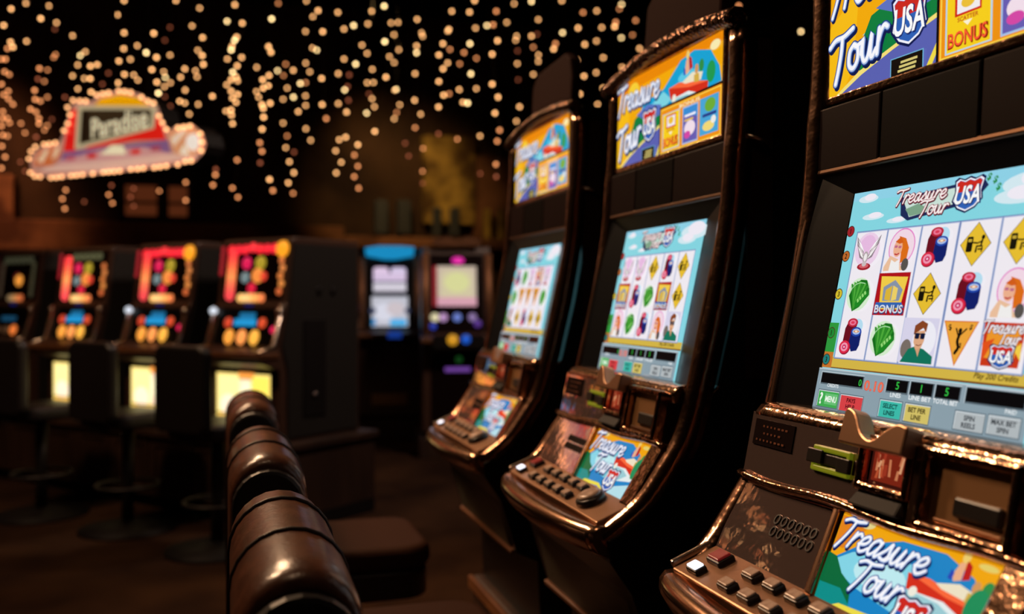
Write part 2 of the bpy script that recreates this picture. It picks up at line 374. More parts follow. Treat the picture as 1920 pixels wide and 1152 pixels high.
def sym_triangle(a):
    a.poly([(-.029, .028), (.029, .028), (0, -.030)], 'e07a30'); a.poly([(-.0265, .0265), (.0265, .0265), (0, -.0265)], 'f2a83c')
    a.ell(.001, .0155, .003, .0035, '17100a'); a.ribbon([(.001, .012), (-.001, .002), (.002, -.006), (-.002, -.013)], .0045, '17100a'); a.ribbon([(-.006, .018), (-.001, .009)], .0022, '17100a', smooth=False)
    a.ribbon([(.001, .009), (.011, .018)], .0022, '17100a', smooth=False); a.ribbon([(.001, -.003), (.006, -.006), (.005, -.001)], .0025, '17100a', smooth=False)
    a.text('$', -.0165, .019, .009, '17100a', .02, rot=.3); a.text('$', .018, .020, .008, '17100a', .02, rot=-.3)
def sym_bonus(a):
    a.rect(-.032, .032, -.0305, .0305, 'b3131c'); a.poly([(-.026, .026), (.028, .024), (.022, -.022), (-.020, -.022)], 'f6d04a'); a.poly([(-.018, .010), (.004, .020), (.022, .006), (.018, -.010), (-.016, -.010)], '8a97ad')
    a.poly([(-.012, .006), (.0, .012), (.0, -.010), (-.012, -.008)], 'e0b83a'); a.poly([(.002, .012), (.012, .008), (.012, -.008), (.002, -.010)], 'f2d468'); a.poly([(-.028, -.012), (.024, -.012), (.030, -.020), (-.030, -.020)], '3465b4')
    a.text('BONUS', .001, -.0225, .0135, '1f3a72', .03, width=.060); a.text('BONUS', 0, -.0215, .0118, 'dfe6f2', .02, width=.057)
def sym_woman(a):
    a.ell(.004, .004, .026, .027, 'ea7fcb', 28); a.ell(.004, .004, .0242, .0252, 'f7ddea', 28)
    a.poly([(-.004, .020), (.010, .016), (.019, .002), (.018, -.014), (.006, -.020), (.004, 0)], 'e2701a'); a.poly([(-.026, -.024), (-.016, -.008), (.002, -.014), (.014, -.030), (-.026, -.030)], 'f0c3a0')
    a.ell(-.003, .002, .0088, .0125, 'f2b491'); a.poly([(-.010, .012), (0, .019), (.007, .010), (-.001, .0085)], 'd8601c'); a.rr(-.010, -.004, .003, .0065, .001, 'c46a8a'); a.rr(-.002, .004, .002, .0055, .001, 'c46a8a')
    a.ribbon([(-.007, -.006), (-.003, -.007), (.001, -.0055)], .002, 'c22a3a'); a.poly([(-.012, -.014), (-.004, -.018), (.004, -.014), (.008, -.030), (-.014, -.030)], 'f6f4f2'); a.ell(.017, -.022, .007, .009, '5a5450')
def sym_man(a):
    a.rect(-.0325, .0325, -.0305, .0305, 'dcd8ef'); a.ell(.010, .002, .021, .025, 'f3f2fb'); a.ell(-.021, -.012, .010, .013, '7b7068')
    a.poly([(-.028, -.0305), (-.016, -.012), (-.004, -.008), (.012, -.011), (.030, -.020), (.031, -.0305)], '14755c'); a.poly([(-.006, -.008), (.006, -.010), (.004, -.022), (-.001, -.014)], 'd8a27c')
    a.poly([(-.009, .012), (.010, .014), (.011, .0), (.007, -.010), (-.002, -.012), (-.008, -.003)], 'e2ab84'); a.poly([(-.010, .008), (-.010, .020), (.002, .027), (.013, .023), (.012, .011), (.006, .017)], '8a4524')
    a.rr(-.007, .001, .002, .010, .002, '101a38'); a.rr(.003, .011, .002, .010, .002, '101a38'); a.rect(-.009, .012, .008, .0095, '101a38'); a.ribbon([(-.002, -.006), (.003, -.0068), (.007, -.005)], .0012, '8a4a3a')
def sym_logo(a):
    a.poly([(-.031, .028), (.031, .027), (.028, -.026), (-.028, -.026)], 'cf3a1a'); a.poly([(-.024, .020), (.026, .022), (.020, -.020), (-.026, -.016)], 'f29a2c'); a.poly([(-.030, .002), (-.012, .008), (-.026, -.020)], 'e8541c'); a.poly([(.028, .004), (.018, -.004), (.030, -.018)], 'f8d24a')
    a.script('Treasure', -.033, .015, .0085, [(0, 0, .0034, '5a3a4a'), (0, 0, .0019, 'f6eef2')], sx=1.15); a.script('Tour', -.006, .001, .0085, [(0, 0, .0034, '5a3a4a'), (0, 0, .0019, 'f6eef2')], sx=1.1)
    shield(a, .002, -.014, .034, .027)
SYMS = {'wings': sym_wings, 'cash': sym_cash, 'chips': sym_chips, 'sign': sym_sign, 'triangle': sym_triangle, 'bonus': sym_bonus, 'woman': sym_woman, 'man': sym_man, 'logo': sym_logo}
SYMNAME = {'wings': 'winged_trophy_symbol', 'cash': 'banknote_symbol', 'chips': 'casino_chip_symbol', 'sign': 'road_sign_symbol', 'triangle': 'warning_sign_symbol', 'bonus': 'bonus_symbol', 'woman': 'portrait_symbol', 'man': 'portrait_symbol', 'logo': 'title_symbol'}

def screen_base(a):
    a.rect(-.2, .19, 0, .338, '86d8e4'); a.poly([(-.2, .338), (.19, .338), (.19, .315), (-.2, .325)], '8fd4ea')
    for cx, cy, rx, ry in ((-.165, .326, .022, .006), (-.147, .297, .024, .005), (-.095, .287, .02, .004), (.15, .315, .06, .016), (.12, .30, .04, .01)):
        a.ell(cx, cy, rx, ry, 'd6ecf4'); a.ell(cx + .004, cy + ry * .4, rx * .6, ry * .9, 'f3eef8')
    a.rect(-.2, .19, .066, .083, 'd6b748'); a.poly([(-.2, .066), (.19, .066), (.19, .069), (-.2, .0675)], '7a4a24'); a.rect(-.2, -.178, .088, .135, '2f9a3e'); a.rect(-.2, -.178, .066, .090, 'c8762e')
    for k, x in enumerate((-.174, -.105, -.036, .034, .103)):
        a.rect(x - .0015, x + .0685, .0805, .2755, '6477ac'); a.rect(x - .0005, x + .0675, .0815, .2745, 'a9b7da'); a.rect(x + .001, x + .066, .083, .273, 'f3eef5')
    for y, col, ch in ((.277, 'a3212a', '1'), (.238, 'c06a2c', '2'), (.179, 'd8c02e', '3'), (.119, '1f8a34', '1'), (.078, '1d7f7a', '3')):
        a.ell(-.190, y, .0088, .0088, '4a2a20'); a.ell(-.190, y, .0075, .0075, col); a.text(ch, -.190, y, .008, '1a1010', .02)
def screen_logo(a):
    a.poly([(-.088, .318), (.062, .329), (.072, .318), (.052, .298), (-.066, .283), (-.082, .292)], '1d2a58'); a.poly([(-.082, .315), (.05, .323), (.044, .302), (-.064, .288)], 'cfe6dc'); a.poly([(-.074, .300), (-.05, .306), (-.03, .298), (-.04, .291), (-.063, .289)], '7fa68a')
    a.script('Treasure', -.098, .3095, .0118, [(.0008, -.0008, .0054, '4a1622'), (0, 0, .0040, 'a03048'), (0, 0, .0023, 'fdf4f2')], sx=1.32)
    a.script('Tour', -.046, .2885, .0118, [(.0008, -.0008, .0054, '4a1622'), (0, 0, .0040, 'a03048'), (0, 0, .0023, 'fdf4f2')], sx=1.35)
    shield(a, .040, .309, .046, .043)
    for x, y in ((.072, .328), (.083, .323), (.090, .313)): a.text('$', x, y, .011, '1f8a30', .03, rot=-.3)
def screen_bar(a):
    a.rect(-.2, .19, 0, .0645, '8fa3ae'); a.rect(-.2, .19, .0625, .0645, 'bccbd4'); a.rect(-.2, .19, 0, .006, '7f939e')
    def slot(x0, x1, y0, y1): a.rect(x0 - .0022, x1 + .0022, y0 - .0022, y1 + .0022, 'c4d2da'); a.rect(x0 - .001, x1 + .0022, y0 - .0022, y1 + .001, '5b6a74'); a.rect(x0, x1, y0, y1, '0c0a0c')
    slot(-.190, -.096, .0425, .0575); a.text('0', -.101, .049, .0095, '37c848', .005); a.text('CREDITS', -.160, .0395, .005, 'f2f6f8', .015)
    a.text('0.10', -.071, .0465, .0150, 'd83a22', .03, width=.040); a.text('0.10', -.071, .0465, .0135, 'ff7a58', .0, width=.038)
    slot(-.045, -.005, .043, .059); a.text('5', -.024, .0515, .0105, '37c848', .008); a.text('LINES', -.025, .0385, .0062, 'f2f6f8', .02)
    slot(.001, .041, .043, .059); a.text('1', .021, .0515, .0105, '37c848', .008); a.text('LINE BET', .021, .0385, .0062, 'f2f6f8', .02, width=.040)
    slot(.047, .087, .043, .059); a.text('5', .066, .0515, .0105, '37c848', .008); a.text('TOTAL BET', .066, .0385, .0062, 'f2f6f8', .02, width=.042)
    slot(.098, .185, .043, .060); a.text('PAID', .168, .038, .0055, 'f2f6f8', .015)
    def btn(x0, x1, y0, y1, col, l1, l2, tc='1a2024'):
        a.rect(x0 - .0015, x1 + .0015, y0 - .0015, y1 + .0015, '61727c'); a.rect(x0, x1, y0, y1, 'e2eaee'); a.rect(x0 + .001, x1, y0, y1 - .001, col)
        if l2: a.text(l1, (x0 + x1) / 2, y0 + (y1 - y0) * .68, .0066, tc, .03); a.text(l2, (x0 + x1) / 2, y0 + (y1 - y0) * .28, .0066, tc, .03)
        elif l1: a.text(l1, (x0 + x1) / 2, (y0 + y1) / 2, .009, tc, .03)
    btn(-.188, -.140, .007, .031, '43ae52', '', None, 'e8f8e4'); a.text('?', -.180, .019, .018, 'f4fff0', .03); a.rect(-.171, -.142, .011, .027, '6cc478'); a.text('MENU', -.1565, .019, .009, 'f4fff0', .03, width=.026)
    btn(-.135, -.086, .006, .029, 'dc4448', 'PAYS', 'HELP', '4a0c12'); btn(-.050, -.007, .007, .030, '3fbfae', 'SELECT', 'LINES', '0c3a36'); btn(.000, .045, .007, .030, 'd8c56a', 'BET PER', 'LINE', '3a2e0c')
    btn(.088, .134, .008, .030, 'b6bdc0', 'SPIN', 'REELS', '3a3f44'); btn(.140, .186, .009, .031, 'b6bdc0', 'MAX BET', 'SPIN', '3a3f44')
    a.text('Play 200 Credits', .140, .0745, .0095, '4a3410', .015, .25)
def boat(a, x, y, s):
    P = lambda pts: [(x + px * s, y + py * s) for px, py in pts]
    a.poly(P([(-.05, .006), (-.02, .010), (.06, -.006), (.052, -.026), (.0, -.034), (-.030, -.022)]), 'e9f2f2'); a.poly(P([(-.052, .010), (-.045, -.008), (.010, -.006), (.062, -.022), (.066, -.004), (.02, .006)]), 'd8301c')
    a.poly(P([(-.052, .010), (-.02, .012), (.03, .004), (.064, -.004), (.01, -.001)]), 'ff6a3c'); a.poly(P([(-.046, -.008), (.005, -.010), (.03, -.018), (.0, -.034), (-.030, -.022)]), '9fd0d8'); a.ell(x - .034 * s, y - .008 * s, .006 * s, .006 * s, 'f4f0e0')
    a.poly(P([(-.01, .010), (.02, .018), (.05, .012), (.045, .002), (.0, .006)]), 'f2e6c8')
def people(a, x, y, s):
    P = lambda pts: [(x + px * s, y + py * s) for px, py in pts]
    a.poly(P([(.006, .026), (.016, .020), (.020, .004), (.010, .0)]), 'c01c1c'); a.poly(P([(-.002, .02), (.006, .022), (.009, .0), (-.001, -.004), (-.006, .004)]), 'f0b088'); a.ell(x + .003 * s, y + .028 * s, .0055 * s, .007 * s, 'f2d070'); a.poly(P([(-.010, .010), (-.004, .006), (-.004, -.004), (-.011, -.002)]), '2a4ab8')
    a.ell(x + .034 * s, y - .002 * s, .006 * s, .008 * s, 'd89a5c'); a.poly(P([(.026, -.010), (.042, -.010), (.044, -.024), (.026, -.022)]), 'd8b04a'); a.ell(x + .050 * s, y + .0 * s, .008 * s, .010 * s, '2f8f4a')
SCRIPT_L = lambda w: [(w * .45, -w * .55, w * 1.65, '0e1a4c'), (0, 0, w * 1.6, '20408c'), (0, 0, w * 1.15, 'a9bfe6'), (-w * .06, w * .08, w * .72, 'fbfaff')]
def topper_art(a):
    x0, x1, y0, y1 = -.283, .243, .012, .222
    a.rect(x0, x1, y0, y1, 'f7ad0a'); a.poly([(x0, y1), (x1, y1), (x1, y1 - .02), (x0, y1 - .03)], 'f08c08'); a.poly([(x0, .12), (-.2, .17), (-.21, .05), (-.24, y0), (x0, y0)], 'fbbf17'); a.ell(-.18, .19, .03, .02, 'fbd23a')
    a.poly([(-.15, .120), (-.12, .150), (-.02, .160), (.06, .205), (.12, .212), (.19, .195), (.226, .155), (.236, .122), (.0, .118), (-.06, .130)], '14a3d6'); a.poly([(-.19, .095), (-.12, .125), (-.02, .155), (.02, .13), (-.02, .115), (-.1, .105)], '7fd8e6')
    a.poly([(-.21, .055), (-.17, .12), (-.14, .128), (-.028, .116), (-.028, .07), (-.1, .062), (-.18, .03)], '0e7f3e'); a.poly([(-.16, .128), (-.10, .142), (-.03, .128), (-.028, .108), (-.09, .098)], '5f74c4')
    a.poly([(-.252, y0), (-.19, .038), (-.12, .060), (-.055, .075), (-.028, .086), (-.028, y0)], '5c63b4'); a.poly([(-.258, y0), (-.246, y0), (-.19, .035), (-.12, .056), (-.028, .079), (-.028, .086), (-.12, .062), (-.195, .042)], 'f8e27a'); a.poly([(-.053, y0), (-.042, y0), (-.028, .035), (-.028, .050)], 'f6de4a')
    a.ell(.09, .165, .04, .012, '5ccbe8'); boat(a, .085, .140, 1.5); people(a, .09, .172, 1.3); a.ell(.195, .150, .018, .022, '1f9a52'); a.ell(.21, .2, .02, .010, 'fdf0b4')
    a.script('Treasure', -.272, .150, .035, SCRIPT_L(.0066), sx=1.05); a.script('Tour', -.262, .040, .036, SCRIPT_L(.0085), rot=.16, sx=1.12)
    shield(a, -.085, .091, .066, .070)
    a.rect(-.122, -.054, y0, .041, '6fb4d8'); a.rect(-.120, -.056, y0, .0395, '17100c')
    for k in range(3): a.rect(-.106 + .003 * k, -.070 + .002 * k, .018 + .006 * k, .0215 + .006 * k, 'd8c878')
    a.rect(-.030, x1, y0, .120, '0c0a0a'); a.rect(-.025, x1, y0, .115, 'f08a12'); a.rect(-.023, x1 - .002, .014, .113, 'ffd44a'); a.rect(-.020, x1 - .005, .017, .110, 'f29414')
    a.text('BONUS', .11, .104, .008, 'fff2c0', .02, width=.09)
    a.rect(-.013, .068, .019, .100, 'b9d8ec'); a.rect(-.010, .065, .021, .098, 'fbd21e'); a.rect(.004, .050, .066, .095, 'd42a1c'); a.rect(.008, .047, .069, .092, 'f6f0f2'); a.ell(.027, .082, .012, .008, 'f0c23a'); a.text('SCATTER', .027, .061, .006, 'c0391c', .02, width=.036); a.poly([(.019, .057), (.035, .057), (.027, .050)], 'fff6d8')
    a.text('BONUS', .0275, .0355, .0215, '8a1408', .03, width=.070); a.text('BONUS', .0265, .0365, .0195, 'ff5a34', .012, width=.066)
    a.rect(.082, .150, .019, .098, 'a9c4ea'); a.rect(.085, .147, .022, .095, '6a5fb4'); a.poly([(.085, .095), (.147, .095), (.147, .07), (.085, .082)], '3a8fd8'); a.ell(.115, .05, .024, .016, 'f6e2ee'); a.ell(.105, .037, .014, .008, 'd84aa8'); a.rect(.092, .14, .075, .08, 'f4f4ff'); a.rect(.092, .13, .066, .07, 'f0c84a')
    a.rect(.158, .234, .024, .100, '4aa8dc'); a.ell(.2, .082, .022, .014, '6fae3a'); a.rect(.17, .226, .06, .066, '2a3f8a'); a.ell(.195, .04, .024, .010, 'f6dc7a'); a.ell(.215, .05, .01, .008, 'f4f0e8')
def belly_art(a):
    a.poly([(-.040, .118), (.232, .120), (.232, -.012), (-.012, -.012)], 'f5a80e'); a.poly([(-.038, .112), (.02, .112), (-.01, .07), (-.028, .07)], 'e8851a'); a.ell(.01, .112, .016, .008, 'e9d890')
    a.poly([(-.024, .050), (.02, .085), (.08, .105), (.15, .108), (.20, .092), (.232, .060), (.232, -.012), (-.012, -.012)], '1b86c8'); a.poly([(-.022, .048), (.01, .07), (.06, .088), (.11, .082), (.14, .05), (.12, .02), (.04, .03)], '86d8ea'); a.ell(.07, .055, .045, .02, 'c2eef4')
    a.poly([(-.030, .060), (-.012, .058), (.01, .040), (.035, .030), (.055, -.012), (-.012, -.012), (-.022, .02)], '0c6a3c'); a.poly([(-.02, .02), (.02, .022), (.05, .005), (.055, -.012), (-.012, -.012)], '0f8f8a')
    a.poly([(.0, -.012), (.03, .004), (.10, .008), (.16, -.012)], 'f2e04a'); a.poly([(.02, -.012), (.05, -.002), (.10, .001), (.14, -.012)], '6470c0')
    boat(a, .165, .062, 1.05); people(a, .176, .085, .95); a.ell(.218, .062, .014, .022, '1f8f5a'); a.ell(.212, .108, .014, .004, 'e8d06a'); a.poly([(.16, .012), (.232, .03), (.232, -.012), (.15, -.012)], 'b8e4ee')
    a.script('Treasure', -.030, .074, .0215, SCRIPT_L(.0046), sx=1.2); a.script('Tour', .030, .030, .0215, SCRIPT_L(.0048), sx=1.2)
    shield(a, .142, .022, .050, .046)

# ---------------------------------------------------------------- the room
def structure(name, build, m, loc=(0, 0, 0)):
    mb = MB(); build(mb); o = link(name, mb.mesh(name, m)); o.location = loc; o['kind'] = 'structure'; return o
structure('floor', lambda b: b.box(-7.0, 6.2, -4.0, 11.2, -0.1, 0.0), 'carpet')
structure('ceiling', lambda b: b.box(-7.0, 6.2, -4.0, 11.2, 4.62, 4.72), 'ceiling_black')
WB = structure('wall_back', lambda b: b.box(-7.0, 6.2, 11.0, 11.2, 0.0, 4.62), 'wall_mural')
structure('wall_left', lambda b: b.box(-7.2, -7.0, -4.0, 11.2, 0.0, 4.62), 'wall_mural')
structure('wall_right', lambda b: b.box(6.2, 6.4, -4.0, 11.2, 0.0, 4.62), 'wall_mural')
structure('wall_front', lambda b: b.box(-7.0, 6.2, -4.2, -4.0, 0.0, 4.62), 'wall_mural')
# painted street front on the back wall
def on_wall(px, py, y=11.0):
    d = ray(px, py); t = y / d.y; return Vector((d.x * t, y, EYE + d.z * t))
def wall_rect(px0, px1, py0, py1):
    a = on_wall(px0, py1); b = on_wall(px1, py0); return a.x, b.x, a.z, b.z
def wall_box(name, r, y0, y1, m, bevel=0.0):
    x0, x1, z0, z1 = r; return part(name, None, lambda b: b.box(x0, x1, y0, y1, z0, z1), m, WB, bevel=bevel)
wall_box('plaster_front', wall_rect(790, 885, 262, 420), 10.86, 11.0, 'plaster_olive')
wall_box('plaster_front', wall_rect(885, 1010, 300, 450), 10.9, 11.0, 'plaster_red')
wall_box('plaster_front', wall_rect(-120, 30, 330, 490), 10.86, 11.0, 'plaster_red')
wall_box('ledge', wall_rect(-120, 640, 428, 470), 10.7, 11.0, 'plaster_red', 0.02)
wall_box('ledge', wall_rect(640, 1010, 452, 466), 10.74, 11.0, 'plaster_red', 0.02)
for px in (900, 925, 950):
    wall_box('pilaster', wall_rect(px, px + 11, 395, 452), 10.76, 10.9, 'plaster_olive', 0.015)
for px0, px1, py0, py1 in ((700, 724, 378, 440), (742, 766, 378, 440), (806, 822, 392, 445), (838, 856, 392, 445)):
    wall_box('shutter', wall_rect(px0, px1, py0, py1), 10.83, 11.0, 'frame_black', 0.01)
for n_, (q, mats) in enumerate((((236, 352, 352, 412), 'window_glow'), ((236, 352, 418, 452), 'window_cream'))):
    x0, x1, z0, z1 = wall_rect(*q); xm = x0 + (x1 - x0) * 0.6
    w = structure('window_%d' % (n_ + 1), lambda b: b.ring(rect(x0 - .06, x1 + .06, z0 - .06, z1 + .06), rect(x0, x1, z0, z1), 10.88, 10.995, lambda a, c, t: (a, t, c)), 'frame_black')
    for a0, a1 in ((x0, xm - .06), (xm + .06, x1)):
        part('pane', None, lambda b: b.box(a0, a1, 10.95, 10.97, z0, z1), mats, w)
    part('mullion', None, lambda b: b.box(xm - .06, xm + .06, 10.90, 10.98, z0, z1), 'frame_black', w)
    if n_ == 0: part('glazing_bar', None, lambda b: b.box(x0, x1, 10.92, 10.975, (z0 + z1) / 2 - .015, (z0 + z1) / 2 + .015), 'frame_black', w)

# ---------------------------------------------------------------- the big slot machines on the right
X0 = 1.05
def LP(n, u, h): return Vector((n - X0, -u, EYE + h))
def frame(p0, p1, off=0.0):
    e = Vector((p1[0] - p0[0], 0, p1[1] - p0[1])).normalized(); w = Vector((-e.z, 0, e.x)); o = LP(p0[0], 0, p0[1]) + w * off
    return Matrix(((0, e.x, w.x, o.x), (-1, 0, 0, o.y), (0, e.z, w.z, o.z), (0, 0, 0, 1)))
F_SCR = frame((.850, -.165), (.923, .165)); F_TOP = frame((.932, .31), (.938, .53)); F_UP = frame((.794, -.270), (.812, -.182))
F_LO = frame((.727, -.380), (.790, -.283)); F_DECK = frame((.657, -.4075), (.727, -.380)); F_MIDP = frame((.916, .175), (.924, .315)); F_BEL = frame((.757, -.682), (.722, -.548))
PROFILE = [(.922, .515), (.920, .42), (.915, .337), (.909, .284), (.905, .22), (.898, .153), (.882, .061), (.870, -.002), (.853, -.072), (.831, -.162), (.807, -.245), (.771, -.303), (.725, -.364), (.672, -.408), (.648, -.424)]
PROF = [(v.x, v.y) for v in catmull([(n, h, 0) for n, h in PROFILE], 4)]
def prof_n(h):
    for (n0, h0), (n1, h1) in zip(PROF, PROF[1:]):
        if h1 <= h <= h0: return n0 + (n1 - n0) * (h - h0) / (h1 - h0 - 1e-9)
    return PROF[0][0]
def m_body(b):
    front = [(n + (.022 if h > .2 else .06 if h > -.17 else .04), h) for n, h in PROF[:-6]]
    poly = front + [(.70, -.420), (.665, -.440), (.672, -.480), (.715, -.545), (.760, -.690), (.82, -.72), (.83, -EYE + .31), (1.45, -EYE + .31), (1.45, .50), (1.0, .515)]
    b.prism(poly, -.300, .300, lambda n, h, t: LP(n, t, h))
def m_trim(side):
    def build(b):
        path = []; fr = []; sc = []
        pts = [Vector((n, 0, h)) for n, h in PROF]
        for i, p in enumerate(pts):
            t = (pts[min(i + 1, len(pts) - 1)] - pts[max(i - 1, 0)]).normalized()
            out = Vector((t.z, 0, -t.x)); out = out if out.x < 0 else -out
            k = max(0.0, (-.33 - p.z) / .095); uu = side * (.3125 - .022 - .018 * k * k)
            q = LP(p.x, uu, p.z) - out * .014; path.append(q); fr.append((Vector((0, 1, 0)), out)); sc.append(1.0 - .12 * min(1, k))
        sec = [(-.022, -.030), (-.022, -.006), (-.019, .003), (-.012, .010), (0, .014), (.012, .010), (.019, .003), (.022, -.006), (.022, -.030)]
        b.sweep(path, fr, sec, scales=sc)
    return build
def arch(u): return .523 + .030 * (1 - (u / .3125) ** 2) + .012 * (u + .3) / .6
def m_crown(b):
    us = [-.3125 + .625 * i / 24 for i in range(25)]
    path = [LP(.925, u, arch(u)) for u in us]; b.tube(path, .019, 10)
def m_cap(b):
    us = [-.30 + .60 * i / 16 for i in range(17)]
    poly = [(u, arch(u) + .004) for u in us] + [(.30, .49), (-.30, .49)]
    b.prism(poly, .952, 1.02, lambda u, h, n: LP(n, u, h))
def m_lip(b):
    us = [-.290 + .580 * i / 24 for i in range(25)]
    path = []; fr = []
    for u in us:
        k = u / .29; n = .648 - .026 * (1 - k * k) + .012 * abs(k) ** 6; path.append(LP(n, u, -.433)); fr.append((Vector((1, 0, 0)), Vector((0, 0, 1))))
    b.sweep(path, fr, [(-.020, -.010), (-.019, .006), (-.010, .016), (.006, .018), (.020, .018), (.026, -.020), (.010, -.040), (-.008, -.030)])
def bezel_ring(outer, inner, wo, wi):
    def build(b):
        n = len(outer); k = len(b.v); b.v += [(x, y, wo) for x, y in outer] + [(x, y, wi) for x, y in inner]
        for i in range(n):
            j = (i + 1) % n; b.f.append((k + i, k + j, k + n + j, k + n + i)); b.smooth.append(False)
    return build
def frame_ring(x0, x1, y0, y1, bw, w0, w1): return lambda b: b.ring(rect(x0, x1, y0, y1), rect(x0 + bw, x1 - bw, y0 + bw, y1 - bw), w0, w1, IDT)
def pbox(x0, x1, y0, y1, w0, w1): return lambda b: b.box(x0, x1, y0, y1, w0, w1)
def m_ledge(b):
    us = [-.292 + .568 * i / 40 for i in range(41)]; path = []; fr = []
    for u in us: path.append(LP(.826, u, -.179)); fr.append((Vector((1, 0, 0)), Vector((0, 0, 1))))
    b.sweep(path, fr, [(-.014, -.016), (-.014, .002), (-.004, .013), (.010, .017), (.030, .018), (.030, -.016)])
def m_crest(b):     # the wave-shaped chrome plate over the bill slot
    top = catmull([(-.042, .036, 0), (-.036, .042, 0), (-.020, .036, 0), (.0, .012, 0), (.022, .006, 0), (.044, .022, 0), (.062, .032, 0), (.080, .030, 0)], 4)
    poly = [(-.042, -.006), (.080, -.006)] + [(p.x, p.y) for p in reversed(top)]
    b.prism(poly, -.010, .018, IDT)
def m_bar(b):
    us = [-.296 + .576 * i / 30 for i in range(31)]
    b.sweep([LP(.789, u, -.277 - .003 * math.sin(u * 22)) for u in us], [(Vector((-.85, 0, .5)), Vector((.5, 0, .85)))] * 31, [(-.004, -.008), (.007, -.006), (.011, 0), (.007, .006), (-.004, .008)])
BTN_BACK = [-.127 + .052 * k for k in range(5)]; BTN_FRONT = [-.136 + .053 * k for k in range(5)]
def button(parent, x, y, capmat, w=.0155, h=.0105, key='sq'):
    M = F_DECK @ Matrix.Translation((x, y, 0))
    o = part('button', 'btn_base_' + key, lambda b: b.box(-w, w, -h, h, -.002, .009), 'button_black', parent, M, .003)
    part('button_cap', 'btn_cap_' + key + capmat, lambda b: b.box(-w * .82, w * .82, -h * .8, h * .8, .008, .0125), capmat, o, None, .002)
def slot_machine(label, rc, grid, group='large video slot machines in a row'):
    t = thing('slot_machine', label, 'slot machine', (X0, rc, 0), 0, group)
    part('cabinet', 'sm_body', m_body, 'black_gloss', t, bevel=.004)
    part('plinth', 'sm_plinth', lambda b: b.box(.80 - X0, 1.45 - X0, -.33, .33, 0, .31), 'wood_dark', t, bevel=.01)
    part('plinth_trim', 'sm_pltrim', lambda b: b.box(.785 - X0, .80 - X0, -.33, .33, .27, .31), 'wood_trim', t, bevel=.004)
    for s in (-1, 1):
        part('side_plate', 'sm_side%d' % s, lambda b: b.box(.948 - X0, 1.002 - X0, -s * .3005, -s * .309, EYE - .15, EYE + .50), 'side_brown', t)
        part('side_trim', 'sm_trim%d' % s, m_trim(s), 'copper_trim', t)
    lt = part('latch', 'sm_latch', lambda b: b.tube([LP(.945, .312, .312), LP(.975, .316, .305), LP(.995, .312, .292)], .004, 6), 'chrome_pale', t)  # pale clip added to imitate a streak of reflected light on the side
    part('crown_trim', 'sm_crown', m_crown, 'crown_bronze', t); part('top_cap', 'sm_cap', m_cap, 'black_gloss', t)
    us = [-.2 + .4 * i / 12 for i in range(13)]
    part('topper_sign', 'sm_topper', lambda b: b.prism([(-.155, .50), (.185, .50), (.205, .64), (.19, .70), (.15, .725), (-.10, .72), (-.15, .69), (-.165, .60)], .955, .985, lambda u, h, n: LP(n, u, h)), 'side_brown', t, bevel=.008)
    part('topper_frame', 'sm_topfr', frame_ring(-.296, .258, .002, .236, .013, -.012, .006), 'copper_chrome', t, F_TOP, .003)
    art_part('topper_glass', 'sm_topart', topper_art, 'art_glow', t, F_TOP)
    for x0, x1, m in ((-.292, -.13, 'smoked_panel'), (-.127, .06, 'panel_black'), (.063, .292, 'smoked_panel')):
        part('speaker_panel', 'sm_sp%.2f' % x0, pbox(x0, x1, .030, .132, -.01, .004), m, t, F_MIDP, .003)
    o_ = rect(-.282, .282, -.012, .372); i_ = rect(-.203, .192, .002, .338)
    part('bezel', 'sm_bez', bezel_ring(o_, i_, .014, -.006), 'bezel', t, F_SCR)
    part('screen_frame', 'sm_sfr', frame_ring(-.290, .290, -.016, .380, .010, -.004, .018), 'bronze_frame', t, F_SCR, .003)
    scr = art_part('screen', 'sm_scr', screen_base, 'art_glow', t, F_SCR @ Matrix.Translation((0, 0, -.006)))
    art_part('title_banner', 'sm_logo', screen_logo, 'art_glow_detail', scr, Matrix.Translation((0, 0, .0045)))
    art_part('credit_bar', 'sm_bar', screen_bar, 'art_glow_detail', scr, Matrix.Translation((0, 0, .0045)))
    for c, colm in enumerate(grid):
        for r_, k in enumerate(colm):
            art_part(SYMNAME[k], 'sym_' + k, SYMS[k], 'art_glow_detail', scr, Matrix.Translation((-.1405 + .0693 * c, .2415 - .0635 * r_, .0045)))
    part('ledge', 'sm_ledge', m_ledge, 'copper_chrome', t)
    part('wave_crest', 'sm_crest', m_crest, 'deck_metal', t, frame((.806, -.190), (.818, -.150), .008), .003)
    up = part('card_panel', 'sm_up', pbox(-.300, -.020, -.004, .094, -.02, .0), 'purple_print', t, F_UP, .001)
    part('notice_plate', 'sm_note', pbox(-.285, -.180, .044, .084, .0, .002), 'smoked_panel', up)
    def note(a):
        for k, (x0, x1) in enumerate(((-.262, -.195), (-.258, -.212), (-.275, -.200))):
            y = .074 - .011 * k; x = x0
            while x < x1: a.rect(x, x + .004 + .002 * ((int(x * 9000)) % 3), y - .0015, y + .0015, '7a4a34'); x += .010
    art_part('notice_print', 'sm_notep', note, 'art_print', up, Matrix.Translation((0, 0, .0021)))
    part('card_slot_frame', 'sm_cs', frame_ring(-.124, -.042, .030, .066, .008, .0, .006), 'green_plastic', up, None, .002)
    part('card_slot', 'sm_cs2', lambda b: (b.box(-.134, -.100, .040, .060, .001, .008), b.box(-.066, -.040, .036, .056, .001, .008), b.box(-.102, -.064, .041, .056, .001, .004)), 'button_black', up, None, .002)
    part('bill_frame', 'sm_bf', frame_ring(-.020, .080, .022, .096, .012, -.01, .014), 'copper_chrome', t, F_UP, .004)
